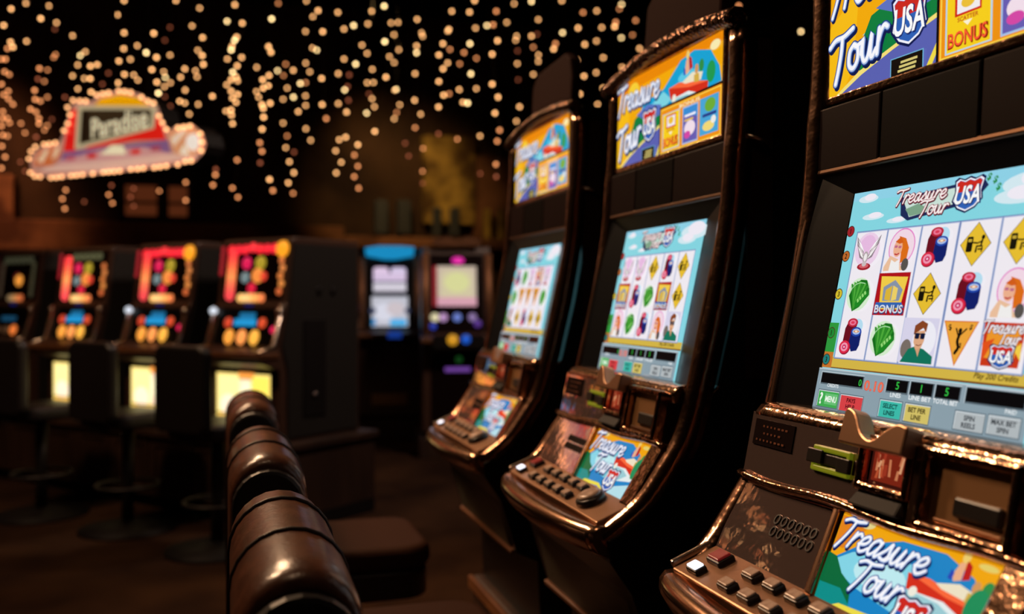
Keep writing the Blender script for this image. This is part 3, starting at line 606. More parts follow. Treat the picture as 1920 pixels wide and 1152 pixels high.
    def glow(a):
        a.rect(-.006, .064, .034, .086, '3a120c'); a.rect(-.002, .060, .038, .082, '7a2414'); rg = random.Random(4)
        for k in range(16):
            x = .000 + rg.random() * .052; y = .040 + rg.random() * .024; h = .008 + rg.random() * .014; d = .006 * (rg.random() - .3)
            a.poly([(x, y), (x + .003 + .003 * rg.random(), y), (x + d + .004, min(.082, y + h)), (x + d, min(.082, y + h))], rg.choice(('9a3420', 'b8502e', 'c87850', 'd89a70', '8a2416')))
    art_part('bill_slot_light', 'sm_glow', glow, 'art_glow_detail', t, F_UP)
    part('bill_tray', 'sm_tray', lambda b: b.quadbox([(-.022, .0, -.01), (.078, .0, -.01), (.078, .026, -.01), (-.022, .026, -.01), (-.018, .002, .020), (.074, .002, .020), (.070, .022, .008), (-.014, .022, .008)]), 'black_matte', t, F_UP, .003)
    part('ticket_frame', 'sm_tf', frame_ring(.094, .240, -.004, .096, .012, -.012, .014), 'copper_chrome', t, F_UP, .004)
    tk = part('ticket_panel', 'sm_tp', pbox(.104, .230, .006, .086, -.012, -.001), 'acceptor_bronze', t, F_UP)
    part('ticket_recess', 'sm_tr', pbox(.146, .216, .022, .046, -.002, .006), 'button_black', tk, None, .004)
    part('ticket_lip', 'sm_tl', pbox(.118, .220, .010, .016, -.004, .005), 'bronze_frame', tk, None, .002)
    part('chrome_post', 'sm_cp', pbox(.080, .096, -.004, .096, -.01, .010), 'copper_smooth', t, F_UP, .004)
    part('middle_bar', 'sm_mbar', m_bar, 'copper_chrome', t)
    lo = part('speaker_plate', 'sm_lo', lambda b: b.prism([(-.292, .118), (-.054, .118), (-.030, -.004), (-.276, -.004)], -.02, 0, IDT), 'purple_print', t, F_LO, .001)
    for r_ in range(2):
        for k in range(6):
            part('speaker_hole', 'sm_hole', lambda b: b.ring(ell(0, 0, .0066, .0082, 12), ell(0, 0, .0042, .0058, 12), 0, .002, IDT), 'button_black', lo, Matrix.Translation((-.161 + .0174 * k + .004 * r_, .0735 - .0185 * r_, 0)))
    part('divider_bar', 'sm_div', lambda b: b.prism([(-.056, .118), (-.045, .118), (-.018, -.004), (-.030, -.004)], -.01, .008, IDT), 'copper_smooth', t, F_LO, .003)
    art_part('belly_glass', 'sm_belly', belly_art, 'art_glow', t, F_LO)
    part('glass_edge', 'sm_gedge', lambda b: b.prism([(.232, .120), (.280, .120), (.280, -.010), (.232, -.010)], -.02, .008, IDT), 'copper_chrome', t, F_LO, .004)
    part('button_deck', 'sm_deck', pbox(-.272, .272, -.004, .078, -.02, 0), 'deck_metal', t, F_DECK, .003)
    for x in BTN_BACK: button(t, x, .052, 'button_cap')
    for x in BTN_FRONT: button(t, x, .016, 'button_cap')
    button(t, -.224, .015, 'button_lit'); button(t, -.216, .053, 'button_red', .019, .015, 'big')
    M = F_DECK @ Matrix.Translation((.165, .034, 0))
    sb = part('start_button', 'btn_round', lambda b: b.lathe([(.030, -.002), (.030, .010), (.026, .014)], 24), 'button_black', t, M)
    part('button_cap', 'btn_roundcap', lambda b: b.lathe([(.024, .012), (.024, .018), (.018, .021)], 24), 'button_cap', sb)
    part('deck_edge', 'sm_dedge', pbox(-.284, -.274, .0, .078, -.004, .008), 'chrome_pale', t, F_DECK, .003)
    part('front_lip', 'sm_lip', m_lip, 'copper_smooth', t)
    part('belly_panel', 'sm_bp', pbox(-.265, .265, .004, .128, -.005, .005), 'belly_panel', t, F_BEL, .003)
    part('belly_rail', 'sm_br', pbox(-.285, .285, -.010, .003, -.008, .012), 'wood_trim', t, F_BEL, .003)
    return t
slot_machine('nearest large slot machine, cut by the right edge of the photo', 1.0175, (('wings', 'cash', 'chips'), ('woman', 'bonus', 'cash'), ('chips', 'sign', 'man'), ('sign', 'chips', 'triangle'), ('sign', 'woman', 'logo')))
slot_machine('large video slot machine in the middle of the row of three', 1.8675, (('wings', 'bonus', 'woman'), ('wings', 'chips', 'cash'), ('sign', 'cash', 'chips'), ('chips', 'bonus', 'woman'), ('sign', 'sign', 'man')))
slot_machine('farthest and most blurred of the three large slot machines in the right row', 2.7175, (('chips', 'cash', 'man'), ('cash', 'triangle', 'sign'), ('wings', 'triangle', 'chips'), ('logo', 'triangle', 'sign'), ('wings', 'cash', 'sign')))

# ---------------------------------------------------------------- leather chairs of the big machines
def back_section(s=1.0, top=.945, w=.072):
    zc = top - w; pts = [(-w * s, .44)]
    for i in range(13):
        a = math.pi - math.pi * i / 12; pts.append((w * s * math.cos(a), zc + w * s * math.sin(a)))
    pts += [(.086 * s, .78), (.098 * s, .60), (.085 * s, .44)]
    return pts
def m_backrest(b):
    ys = [-.235, -.230, -.215, -.18, -.1, 0, .1, .18, .215, .230, .235]; ss = [.90, .95, .985, 1, 1.01, 1.015, 1.01, 1, .985, .95, .90]; ds = [.022, .010, .003, 0, 0, 0, 0, 0, .003, .010, .022]
    base = len(b.v); sec = back_section(); m = len(sec)
    for y, s, d in zip(ys, ss, ds):
        for (x, z) in sec: b.v.append((x * s, y, z - d * max(0, (z - .6) / .35)))
    for i in range(len(ys) - 1):
        for j in range(m):
            j2 = (j + 1) % m; b.f.append((base + i * m + j, base + i * m + j2, base + (i + 1) * m + j2, base + (i + 1) * m + j)); b.smooth.append(True)
    b.f.append(tuple(base + j for j in range(m - 1, -1, -1))); b.f.append(tuple(base + (len(ys) - 1) * m + j for j in range(m))); b.smooth += [False, False]
def m_seam(b):
    b.tube([(x * 1.012, 0, z + .0015) for x, z in back_section()], .0035, 6)
def slot_chair(label, y, rz=0.0):
    t = thing('slot_chair', label, 'chair', (.335, y, 0), rz, 'leather chairs of the right machine row')
    M = Matrix.Translation((-.255, 0, 0))
    bk = part('backrest', 'ch_back', m_backrest, 'leather', t, M)
    for yy in (-.060, .132): part('seam', 'ch_seam', m_seam, 'piping', bk, Matrix.Translation((0, yy, 0)))
    for s in (-1, 1):
        part('side_pad', 'ch_side', lambda b: b.prism([(x * .93,    .44 + (z - .44) * .95) for x, z in back_section()], -.012, .012, lambda a, c, d: (a, d, c)), 'leather_black', bk, Matrix.Translation((0, s * .240, 0)), .008)
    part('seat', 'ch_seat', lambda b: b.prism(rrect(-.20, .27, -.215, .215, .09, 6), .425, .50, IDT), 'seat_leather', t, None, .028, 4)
    part('seat_pan', 'ch_pan', lambda b: b.prism(rrect(-.20, .26, -.205, .205, .08, 5), .34, .428, IDT), 'leather_black', t, None, .01)
    part('post', 'ch_post', lambda b: b.lathe([(.05, .02), (.045, .05), (.035, .08), (.035, .35)], 16), 'steel_dark', t)
    part('footrest', 'ch_foot', lambda b: b.tube([(.03, -.02, .20), (.20, -.16, .18), (.24, 0, .175), (.20, .16, .18), (.03, .02, .20)], .014, 8), 'steel_dark', t)
    part('base_plate', 'ch_base', lambda b: b.prism(rrect(-.24, .42, -.24, .24, .05, 4), 0, .02, IDT), 'wood_trim', t, None, .004)
    return t
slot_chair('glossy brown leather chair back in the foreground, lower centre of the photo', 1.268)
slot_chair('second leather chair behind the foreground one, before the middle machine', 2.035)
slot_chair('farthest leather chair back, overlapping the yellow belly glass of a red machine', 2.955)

# ---------------------------------------------------------------- the row of red machines on a wooden bench
PHI = -math.radians(50.15)
O2 = at(430, 985, FPX * EYE / (985 - 563.0)); O2.z = 0
R2 = Matrix.Translation(O2) @ Matrix.Rotation(PHI, 4, 'Z'); R2I = R2.inverted()
def proj(w):
    D = w.y * C_ + w.x * S_; return 960 + FPX * (-w.y * S_ + w.x * C_) / D, 563 - FPX * (w.z - EYE) / D
def row_x(px, y, z):
    lo, hi = -6.0, 2.0
    for _ in range(50):
        m = (lo + hi) / 2
        if proj(R2 @ Vector((m, y, z)))[0] < px: lo = m
        else: hi = m
    return lo
BT = .475
def row_pt(x, y): return R2 @ Vector((x, y, 0))
xm = [row_x(p, .10, 1.4) for p in (-92, 40, 163, 315, 482)]
xend = row_x(541, .05, 1.3) + .03
bench = thing('bench', 'long dark wooden bench under the red slot machines at left', 'bench', tuple(row_pt(0, 0)), PHI)
part('bench_top', None, lambda b: b.box(-5.6, xend + .02, -.03, .72, BT - .04, BT), 'wood_dark', bench, None, .006)
part('bench_core', None, lambda b: b.box(-5.6, xend, .03, .70, .08, BT - .04), 'wood_dark', bench)
part('toe_kick', None, lambda b: b.box(-5.6, xend, .07, .70, 0, .08), 'black_matte', bench)
xx = xend; k = 0
while xx > -3.6:
    part('bench_panel', 'bench_panel', lambda b: (b.box(-.375, -.005, .012, .03, .085, BT - .045), b.ring(rect(-.375, -.005, .085, BT - .045), rect(-.325, -.055, .135, BT - .095), .0, .012, lambda a, c, t_: (a, t_, c))), 'wood_dark', bench, Matrix.Translation((xx, 0, 0)))
    xx -= .38
LAMPK = 1.35
def facade(y0, z0, y1, z1):        # plane facing the player (-y), leaning back
    e = Vector((0, y1 - y0, z1 - z0)).normalized(); w = Vector((0, -e.z, e.y))
    return Matrix(((1, 0, 0, 0), (0, e.y, w.y, y0), (0, e.z, w.z, z0), (0, 0, 0, 1)))
G_TOP = facade(.055, 1.225, .095, 1.55); G_REEL = facade(-.015, .985, .045, 1.205); G_BEL = facade(.005, .56, .005, .86)
def dome(r): return lambda b: b.lathe([(r, 0), (r * .92, r * .25), (r * .6, r * .5), (r * .2, r * .6)], 14)
def lamp(parent, x, y, r, hexc, s=1.0, stretch=(1, 1)):
    return part('lamp', 'dome%.3f%s%.2f' % (r, hexc, s), dome(r), glow_mat(hexc, s), parent, Matrix.Translation((x, y, .001)) @ Matrix.Diagonal((stretch[0], stretch[1], 1, 1)))
def red_machine(label, x, state):
    t = thing('reel_slot_machine', label, 'slot machine', tuple(row_pt(x, 0)) , PHI, 'red slot machines on the wooden bench')
    W = .275
    prof = [(.03, BT), (.005, .56), (.005, .86), (-.11, .90), (-.13, .93), (-.12, .955), (-.015, .985), (.045, 1.205), (.055, 1.225), (.095, 1.555), (.12, 1.575), (.62, 1.575), (.62, BT)]
    part('cabinet', 'rm_body', lambda b: b.prism(prof, -W, W, lambda y, z, t_: (t_, y, z)), 'red_cabinet', t, None, .006)
    for s in (-1, 1):
        part('side_trim', 'rm_trim', lambda b: b.tube([(0, y - .008, z) for y, z in ((-.12, .955), (-.015, .985), (.045, 1.205))], .016, 8), 'chrome_pale', t, Matrix.Translation((s * (W - .012), 0, 0)))
        part('trim_knob', 'rm_knob%s%d' % (state, s), lambda b: b.lathe([(.004, -.022), (.018, -.014), (.023, 0), (.018, .014), (.004, .022)], 12), glow_mat('dde4f0', 1.1) if (state == 'on' and s < 0) else 'chrome_pale', t, Matrix.Translation((s * (W - .012), .020, 1.175)))  # left knob of lit machines glows to imitate a highlight on the chrome trim
    part('button_shelf', 'rm_shelf', lambda b: b.box(-W - .01, W + .01, -.135, .0, .925, .960), 'wood_trim', t, None, .008)
    for k in range(5): part('button', 'rm_btn', lambda b: b.box(-.02, .02, -.012, .012, 0, .008), 'button_black', t, Matrix.Translation((-.16 + .08 * k, -.075, .960)))
    part('side_panel', 'rm_side', lambda b: b.prism([(.06, .50), (.06, .86), (.02, 1.0), (.07, 1.21), (.11, 1.54), (.60, 1.54), (.60, .50)], W + .001, W + .008, lambda y, z, t_: (t_, y, z)), 'steel_panel', t)
    # top glass with its rim of lamps
    tg = part('top_glass', 'rm_tg', pbox(-.235, .235, .012, .318, -.006, .002), 'smoked_panel', t, G_TOP, .002)
    on = state != 'off'
    red, rd2, org = ('e8242c', 'f0523c', 'f09448')
    for k in range(5): lamp(tg, -.262, .30 - .034 * k, .016, 'c02430' if on else '3a1414', .75 if on else .4)
    if on:
        for k in range(8): lamp(tg, -.172, .265 - .032 * k, .036, ('f0383a', 'f24a3c', 'f2603e', 'f47a44', 'f68a4c', 'f4704a', 'f05a48', 'ea4648')[k], LAMPK * (1.15 if state == 'hot' else .95))
        if state != 'hot':
            for k in range(7): lamp(tg, -.19 + .057 * k, .292 + (.010 if k == 3 else 0), .028, ('ee2430', 'e82232', 'f02634', 'f43038')[k % 4], LAMPK)
            lamp(tg, .215, .288, .046, 'f59a20', 1.25)
        else:
            for k in range(5): lamp(tg, -.10 + .065 * k, .290, .026, '6a6a48', .6)
        for k in range(5): lamp(tg, .215 + (.012 if k % 2 else 0), .225 - .042 * k, .020, ('e07a40', 'e88a48', 'e88440', 'ec9044', 'e06c38')[k], .95)
        for (x_, y_, r_, c_) in ((-.055, .215, .030, 'd81a52'), (.055, .215, .032, 'a89028'), (-.06, .135, .026, '6f8284'), (.04, .145, .036, 'f08a3c'), (.085, .14, .022, 'e0402c'), (.0, .075, .026, 'd8183c')): lamp(tg, x_, y_, r_ * 1.2, c_, 1.1)
        for k in range(6): lamp(tg, -.085 + .034 * k, .022, .024, ('f6b868', 'f8c078', 'f8bc74', 'f6aa5c', 'f29a50', 'e87a44')[k], LAMPK)
    else:
        for k in range(6): lamp(tg, -.15 + .06 * k, .285, .028, '4a4a36', .45); lamp(tg, -.19, .25 - .04 * k, .024, '4a3a2c', .45); lamp(tg, .19, .25 - .04 * k, .022, '4e4a34', .45)
        lamp(tg, .03, .145, .040, 'f0983a', 1.0); lamp(tg, .0, .17, .03, '7a2a24', .5)
        for k in range(5): lamp(tg, -.07 + .036 * k, .025, .024, ('8a7050', 'b08a58', 'd08a50', 'e8884a', 'e0703c')[k], .8)
    # reel section with blue display and amber reels
    rs = part('reel_panel', 'rm_rs', pbox(-.235, .235, .008, .212, -.004, .003), 'black_gloss', t, G_REEL, .002)
    part('blue_display', 'rm_bd', pbox(-.085, .085, .112, .150, .002, .008), glow_mat('1f9ad8', .95 if on else .45), rs) if on else part('blue_display', 'rm_bdoff', pbox(-.085, .085, .112, .145, .002, .008), glow_mat('1a5a80', .5), rs)
    if on: part('blue_display', 'rm_bd2', pbox(-.05, .07, .150, .185, .002, .008), glow_mat('1c84bc', .7), rs)
    part('indicator', 'rm_ind', pbox(-.03, .03, .222, .236, 0, .006), glow_mat('1a2a8a', .4), rs)
    if on:
        lamp(rs, -.135, .130, .030, 'e0482c', .95); lamp(rs, .135, .130, .030, 'e4502c', .95)
        if state != 'hot': lamp(rs, .225, .095, .020, 'f01a58', 1.0)
    for k in range(3):
        if on: lamp(rs, -.105 + .1 * k, .050, .036, ('f0983a', 'f2934a', 'f2aa40')[k], LAMPK, (1.0, 1.2))
        elif k == 2: lamp(rs, .09, .050, .036, 'ee7a34', 1.0)
        else: lamp(rs, -.105 + .1 * k, .050, .030, '5a3a24', .6)
    # belly glass
    if state != 'off':
        def bel(a):
            a.rect(-.232, .215, .02, .275, 'f8d878'); a.rr(-.205, -.02, .060, .262, .02, 'fdea9a'); a.ell(-.12, .10, .07, .06, 'fbe4c4'); a.rr(-.035, .06, .060, .275, .01, 'f9d6b4'); a.ell(.02, .16, .05, .07, 'fff2c4'); a.rect(-.04, .085, .245, .290, 'ee9440')
            a.rr(.07, .20, .10, .262, .015, 'fbdc5c'); a.ell(.14, .14, .05, .03, 'f6e6d4'); a.rect(-.215, .215, .050, .058, '4a3a14'); a.rect(-.205, .205, .020, .048, 'f0b850')
        art_part('belly_glass', 'rm_bel', bel, 'art_glow_strong', t, G_BEL)
        part('belly_frame', 'rm_belf', frame_ring(-.235, .235, .0, .300, .018, -.004, .010), 'red_cabinet', t, G_BEL, .003)
    else:
        part('belly_glass', 'rm_beloff', pbox(-.215, .215, .02, .275, -.004, .004), 'smoked_panel', t, G_BEL)
    return t
red_machine('dim slot machine with darkened lamps, leftmost in view on the bench', xm[1], 'off')
red_machine('red slot machine with unlit top strip, second from the left on the bench', xm[2], 'hot')
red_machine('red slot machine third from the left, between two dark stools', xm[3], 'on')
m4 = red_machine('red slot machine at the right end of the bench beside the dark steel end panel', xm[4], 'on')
for yy in (.29, .40):
    part('panel_lock', 'rm_lock', lambda b: b.lathe([(.022, 0), (.020, .006), (.010, .008)], 12, Matrix.Rotation(math.pi / 2, 4, 'Y')), 'black_matte', m4, Matrix.Translation((.284, yy, 1.285)))
part('side_vent', None, lambda b: b.box(.283, .290, .17, .34, .60, 1.13), 'black_matte', m4, None, .003)
part('vent_knob', None, lambda b: b.lathe([(.016, 0), (.012, .012)], 12, Matrix.Rotation(math.pi / 2, 4, 'Y')), 'chrome_pale', m4, Matrix.Translation((.290, .25, .72)))

# stools in front of the bench
def stool(label, px, py):
    p = at(px, py, FPX * EYE / (py - 563.0)); t = thing('swivel_stool', label, 'stool', (p.x, p.y, 0), PHI, 'dark swivel stools before the bench')
    part('foot_disc', 'st_foot', lambda b: b.lathe([(.25, 0), (.25, .012), (.10, .03), (.05, .05)], 28), 'black_matte', t)
    part('post', 'st_post', lambda b: b.lathe([(.032, .03), (.032, .56)], 14), 'stool_metal', t)
    part('foot_ring', 'st_ring', lambda b: (b.tube([(.16 * math.cos(2 * math.pi * k / 20), .16 * math.sin(2 * math.pi * k / 20), .24) for k in range(20)], .010, 6, True), b.tube([(-.16, 0, .24), (.16, 0, .24)], .007, 6)), 'stool_metal', t)
    part('seat', 'st_seat', lambda b: b.prism(rrect(-.19, .19, -.19, .19, .08, 5), .56, .64, IDT), 'leather_black', t, None, .025, 3)
    part('backrest', 'st_back', lambda b: b.prism(rrect(-.185, .185, .60, 1.02, .05, 5), -.235, -.175, lambda a, c, d: (a, d, c)), 'leather_black', t, None, .02, 3)
    part('back_bracket', 'st_br', lambda b: b.box(-.05, .05, -.20, -.14, .55, .66), 'stool_metal', t, None, .006)
    return t
stool('dark swivel stool nearest the foreground chairs, before the right end red machine', 408, 1032)
stool('middle dark swivel stool before the bench, between two lit belly glasses', 240, 993)
stool('leftmost dark swivel stool on a round foot, near the left edge', 78, 966)

# ---------------------------------------------------------------- two machines far behind
def far_machine(name, label, px, D, rz, build):
    p = at(px, 563, D); t = thing(name, label, 'slot machine', (p.x, p.y, 0), rz)
    W = .27
    prof = [(.05, .16), (.0, .22), (.0, .86), (-.12, .90), (-.12, .94), (.02, .98), (.12, 1.62), (.14, 1.66), (.5, 1.66), (.5, .16)]
    part('cabinet', 'fm_body', lambda b: b.prism(prof, -W, W, lambda y, z, t_: (t_, y, z)), 'red_cabinet', t, None, .006)
    part('plinth', 'fm_plinth', lambda b: b.box(-.30, .30, -.02, .55, 0, .16), 'wood_dark', t, None, .006)
    for s in (-1, 1):
        part('side_trim', 'fm_trim', lambda b: b.tube([(0, .01, .97), (0, .105, 1.60)], .03, 8), 'bronze_satin', t, Matrix.Translation((s * (W - .02), 0, 0)))
    part('button_shelf', 'fm_shelf', lambda b: b.box(-W - .02, W + .02, -.125, .03, .905, .945), 'wood_trim', t, None, .008)
    build(t, facade(.02, .98, .12, 1.62), facade(0, .22, 0, .86)); return t
def blue_build(t, G, B):
    part('header_sign', None, lambda b: b.prism([(-.21, 1.63), (-.22, 1.70), (-.10, 1.72), (.10, 1.72), (.22, 1.71), (.21, 1.63), (.05, 1.60), (-.05, 1.60)], .06, .12, lambda x, z, y: (x, y, z)), glow_mat('1690c8', .9), t)
    part('bezel', None, pbox(-.21, .21, .0, .62, -.004, .004), 'black_gloss', t, G)
    def scr1(a):
        a.rect(-.15, .15, .32, .56, '20203a'); a.rr(-.145, -.01, .44, .555, .03, 'e6cdea'); a.rr(.01, .145, .44, .555, .03, 'dcccea'); a.rect(-.145, .145, .43, .50, 'dcc6e4'); a.rect(-.145, .145, .335, .415, 'd6d0dc'); a.rect(-.145, .145, .42, .428, '5a5678')
    def scr2(a):
        a.rect(-.16, .16, .02, .29, 'c6c6d2'); a.ell(-.05, .15, .09, .08, 'dcdcea'); a.ell(.05, .18, .08, .06, 'd2c6cc'); a.rr(.0, .15, .025, .085, .02, '4ab4ee'); a.rect(-.16, -.125, .03, .09, '2f8ac8'); a.ell(-.15, .16, .03, .03, '3a3f5a'); a.ell(.155, .16, .025, .025, '3a3f5a')
    art_part('upper_screen', None, scr1, 'art_glow', t, G @ Matrix.Translation((0, 0, .005))); art_part('lower_screen', None, scr2, 'art_glow', t, G @ Matrix.Translation((0, 0, .005)))
    part('side_light', None, lambda b: b.box(-.335, -.285, -.02, .02, .96, 1.08), glow_mat('d8d4d8', .7), t, None, .01); part('side_light', None, lambda b: b.box(-.340, -.300, -.02, .02, 1.08, 1.17), glow_mat('2456c8', .8), t, None, .01)
    part('side_light_bracket', None, lambda b: b.box(-.33, -.26, .0, .03, .98, 1.14), 'black_matte', t)
    part('lamp', None, pbox(-.02, .10, -.0, .06, .126, .132), glow_mat('1f4ab4', .5), t, facade(0, .90, 0, .96))
    part('coin_tray', None, pbox(-.16, .16, .08, .18, -.004, .03), 'acceptor_bronze', t, B, .008)
def pink_build(t, G, B):
    part('bezel', None, pbox(-.21, .21, .0, .62, -.004, .004), 'smoked_panel', t, G)
    part('header_sign', None, lambda b: b.prism([(-.16, 1.66), (-.20, 1.71), (-.08, 1.74), (.0, 1.71), (.08, 1.74), (.2, 1.71), (.16, 1.66)], .08, .13, lambda x, z, y: (x, y, z)), 'wood_trim', t)
    g = art_part('screen', None, lambda a: (a.rect(-.155, .155, .21, .53, 'cbb8a6'), a.rr(-.13, .13, .25, .50, .05, 'd6caa6'), a.ell(.0, .40, .10, .08, 'dcdc9c'), a.rect(-.155, .155, .21, .28, 'dca4b4'), a.rect(-.19, -.158, .21, .53, '962a30')), 'art_glow', t, G @ Matrix.Translation((0, 0, .005)))
    lamp(g, .01, .575, .042, 'ea2aa8', 1.0, (1.2, .7))
    for x, c, s in ((-.175, 'e6dcb0', .9), (-.11, 'c79ad0', .8), (.0, '6f86d8', .8), (.12, '9a80b8', .7)): lamp(g, x, .12, .034, c, s)
    lamp(g, -.19, .05, .026, '2a40b8', .8); lamp(g, .16, .07, .03, '6a3ea8', .6)
    b2 = part('belly_door', None, pbox(-.21, .21, .03, .60, -.004, .006), 'smoked_panel', t, B, .004)
    M = Matrix.Translation((0, -.135, .92)) @ Matrix.Rotation(math.pi / 2, 4, 'X')
    sh = part('lamp_rail', None, lambda b: b.box(-.2, .2, -.14, -.12, .86, .965), 'black_matte', t)
    lamp(b2, -.05, .655, .042, 'dc9a24', .9).matrix_local = Matrix.Translation((-.05, .71, .142)); lamp(b2, .05, .655, .036, '1a58c8', .9).matrix_local = Matrix.Translation((.052, .715, .142))
    lamp(b2, .01, .55, .03, '1f5a24', .4); part('light_strip', None, pbox(-.10, .10, .455, .490, .004, .012), glow_mat('7a48a8', .75), b2, None, .004)
far_machine('blue_slot_machine', 'distant slot machine with a blue lit header and two pale screens', 731, 8.3, -math.radians(9), blue_build)
far_machine('pink_slot_machine', 'distant slot machine with a cream and pink screen and magenta lamp', 858, 7.3, -math.radians(9), pink_build)

# ---------------------------------------------------------------- hanging sign over the red machines
SY = .22
def sign_pt(px, py):
    d = ray(px, py); o = R2I @ Vector((0, 0, EYE)); dl = R2I.to_3x3() @ d; t = (SY - o.y) / dl.y; return o + dl * t
sc = sign_pt(225, 262)
SIGN = thing('hanging_sign', 'curved red and yellow sign with lettering, edged with bulbs, over red machines', 'sign', tuple(R2 @ Vector((sc.x, SY, sc.z - .3))), PHI)
def S(px, py): p = sign_pt(px, py); return (p.x - sc.x, p.z - sc.z + .3)
G_S = Matrix(((1, 0, 0, 0), (0, 0, -1, 0), (0, 1, 0, 0), (0, 0, 0, 1)))
OUT = [(60, 326), (57, 306), (64, 286), (84, 272), (110, 270), (120, 250), (128, 222), (139, 192), (172, 190), (186, 178), (226, 170), (262, 176), (284, 194), (296, 200), (304, 226), (316, 246), (332, 237), (362, 235), (380, 250), (386, 272), (380, 288), (366, 302), (312, 312), (210, 324), (110, 334)]
def spoly(a, pts, col): a.poly([S(*p) for p in pts], col)
mb = MB(); mb.prism([S(*p) for p in OUT], -.14, .0, IDT); link('sign_box', mb.mesh('sign_box', 'black_matte'), SIGN, G_S)
def sign_art(a):
    spoly(a, OUT, 'c08a78'); spoly(a, [(176, 199), (188, 185), (226, 177), (258, 183), (282, 200)], 'ffb400'); spoly(a, [(118, 284), (124, 250), (136, 205), (146, 205), (144, 284)], 'f01c18'); spoly(a, [(286, 202), (300, 226), (312, 262), (250, 264), (160, 280), (170, 268), (284, 240)], 'f02418')
    spoly(a, [(140, 281), (146, 198), (294, 199), (289, 241)], 'c8b890'); spoly(a, [(149, 271), (153, 206), (284, 206), (281, 236)], '3a2a18'); spoly(a, [(152, 266), (155, 208), (168, 208), (166, 262)], '20140a')
    spoly(a, [(110, 307), (118, 286), (316, 262), (320, 288)], '8a5f8a'); spoly(a, [(112, 302), (190, 282), (270, 276), (320, 288), (100, 316)], 'd89a94'); spoly(a, [(188, 290), (210, 272), (232, 274), (236, 290)], 'fff0c4')
    spoly(a, [(74, 322), (90, 312), (360, 284), (370, 296), (200, 320)], 'e8b8a4'); spoly(a, [(62, 310), (74, 284), (108, 274), (116, 290), (96, 312)], 'd8703c'); spoly(a, [(70, 302), (84, 282), (94, 280), (80, 306)], 'f6d0a8'); spoly(a, [(96, 300), (104, 277), (112, 277), (108, 292)], 'f6d0a8')
    spoly(a, [(316, 262), (318, 248), (336, 240), (368, 240), (380, 256), (380, 280), (360, 294), (330, 290)], 'e8a070'); spoly(a, [(320, 260), (342, 244), (352, 244), (326, 274)], 'fbe0c4'); spoly(a, [(336, 288), (346, 270), (356, 292)], 'fff0d4')
    for px, py, c in ((172, 294, 'd82a2a'), (254, 286, 'e02a20'), (132, 298, 'c05a6a'), (292, 280, 'b04a5a')): spoly(a, [(px - 9, py + 4), (px - 8, py - 5), (px + 9, py - 7), (px + 9, py + 3)], c)
    c0 = S(226, 232); a.text('Paradise', S(223, 231)[0], S(223, 231)[1], S(225, 208)[1] - S(225, 246)[1], 'fff0c4', .02, .0, width=S(276, 230)[0] - S(171, 230)[0], rot=.03)
art_part('sign_face', None, sign_art, 'sign_face', SIGN, G_S)
cx, cy = S(364, 267)
part('end_lamp', None, lambda b: b.lathe([(.052, 0), (.048, .02), (.03, .036), (.008, .042)], 16), glow_mat('f4e4d4', .9), SIGN, G_S @ Matrix.Translation((cx, cy, .002)))
BULB = {}
def bulb_mesh(m, r):
    k = (m, r)
    if k not in BULB:
        mb = MB(); mb.lathe([(r * math.sin(math.pi * i / 6) + 1e-4, -r * math.cos(math.pi * i / 6)) for i in range(7)], 10); BULB[k] = mb.mesh('bulb', m)
    return BULB[k]
SB = [(560, 235), (610, 238), (655, 240), (735, 195), (782, 185), (825, 178), (900, 165), (945, 168), (990, 175), (1070, 210), (1118, 240), (1160, 255), (520, 287), (537, 342), (520, 407), (492, 460), (345, 562), (385, 558), (428, 550), (280, 580), (247, 615), (232, 670), (242, 772), (275, 800), (315, 803), (395, 810), (435, 808), (475, 803), (545, 795), (585, 792), (630, 787), (707, 780), (785, 770), (825, 767), (865, 764), (908, 760), (990, 748), (1040, 745), (1083, 740), (1165, 735), (1208, 730), (1255, 722), (1340, 713), (1395, 690), (1440, 685), (1515, 610), (1520, 545), (1507, 482), (1432, 425), (1385, 432), (1340, 438), (1255, 450), (1225, 400), (1200, 352)]
for x, y in SB:
    p = S(x / 3.972, 130 + y / 3.972); link('bulb', bulb_mesh('bulb_sign', .0112), SIGN, G_S @ Matrix.Translation((p[0], p[1], .016)))
part('hanger_rod', None, lambda b: [b.tube([(x, .07, .55), (x, .07, 4.62 - (sc.z - .3))], .008, 6) for x in (-.15, .2)] and b, 'wire', SIGN)
# a dark wing of the sign seen behind its right end
w0 = at(395, 262, 6.6); w1 = at(442, 285, 6.9)
part('rear_wing', None, lambda b: b.prism([(.40, .16), (.62, .12), (.64, -.02), (.42, .02)], .10, .16, lambda x, z, y: (x, y, z + .22)), 'side_brown', SIGN, None, .01)

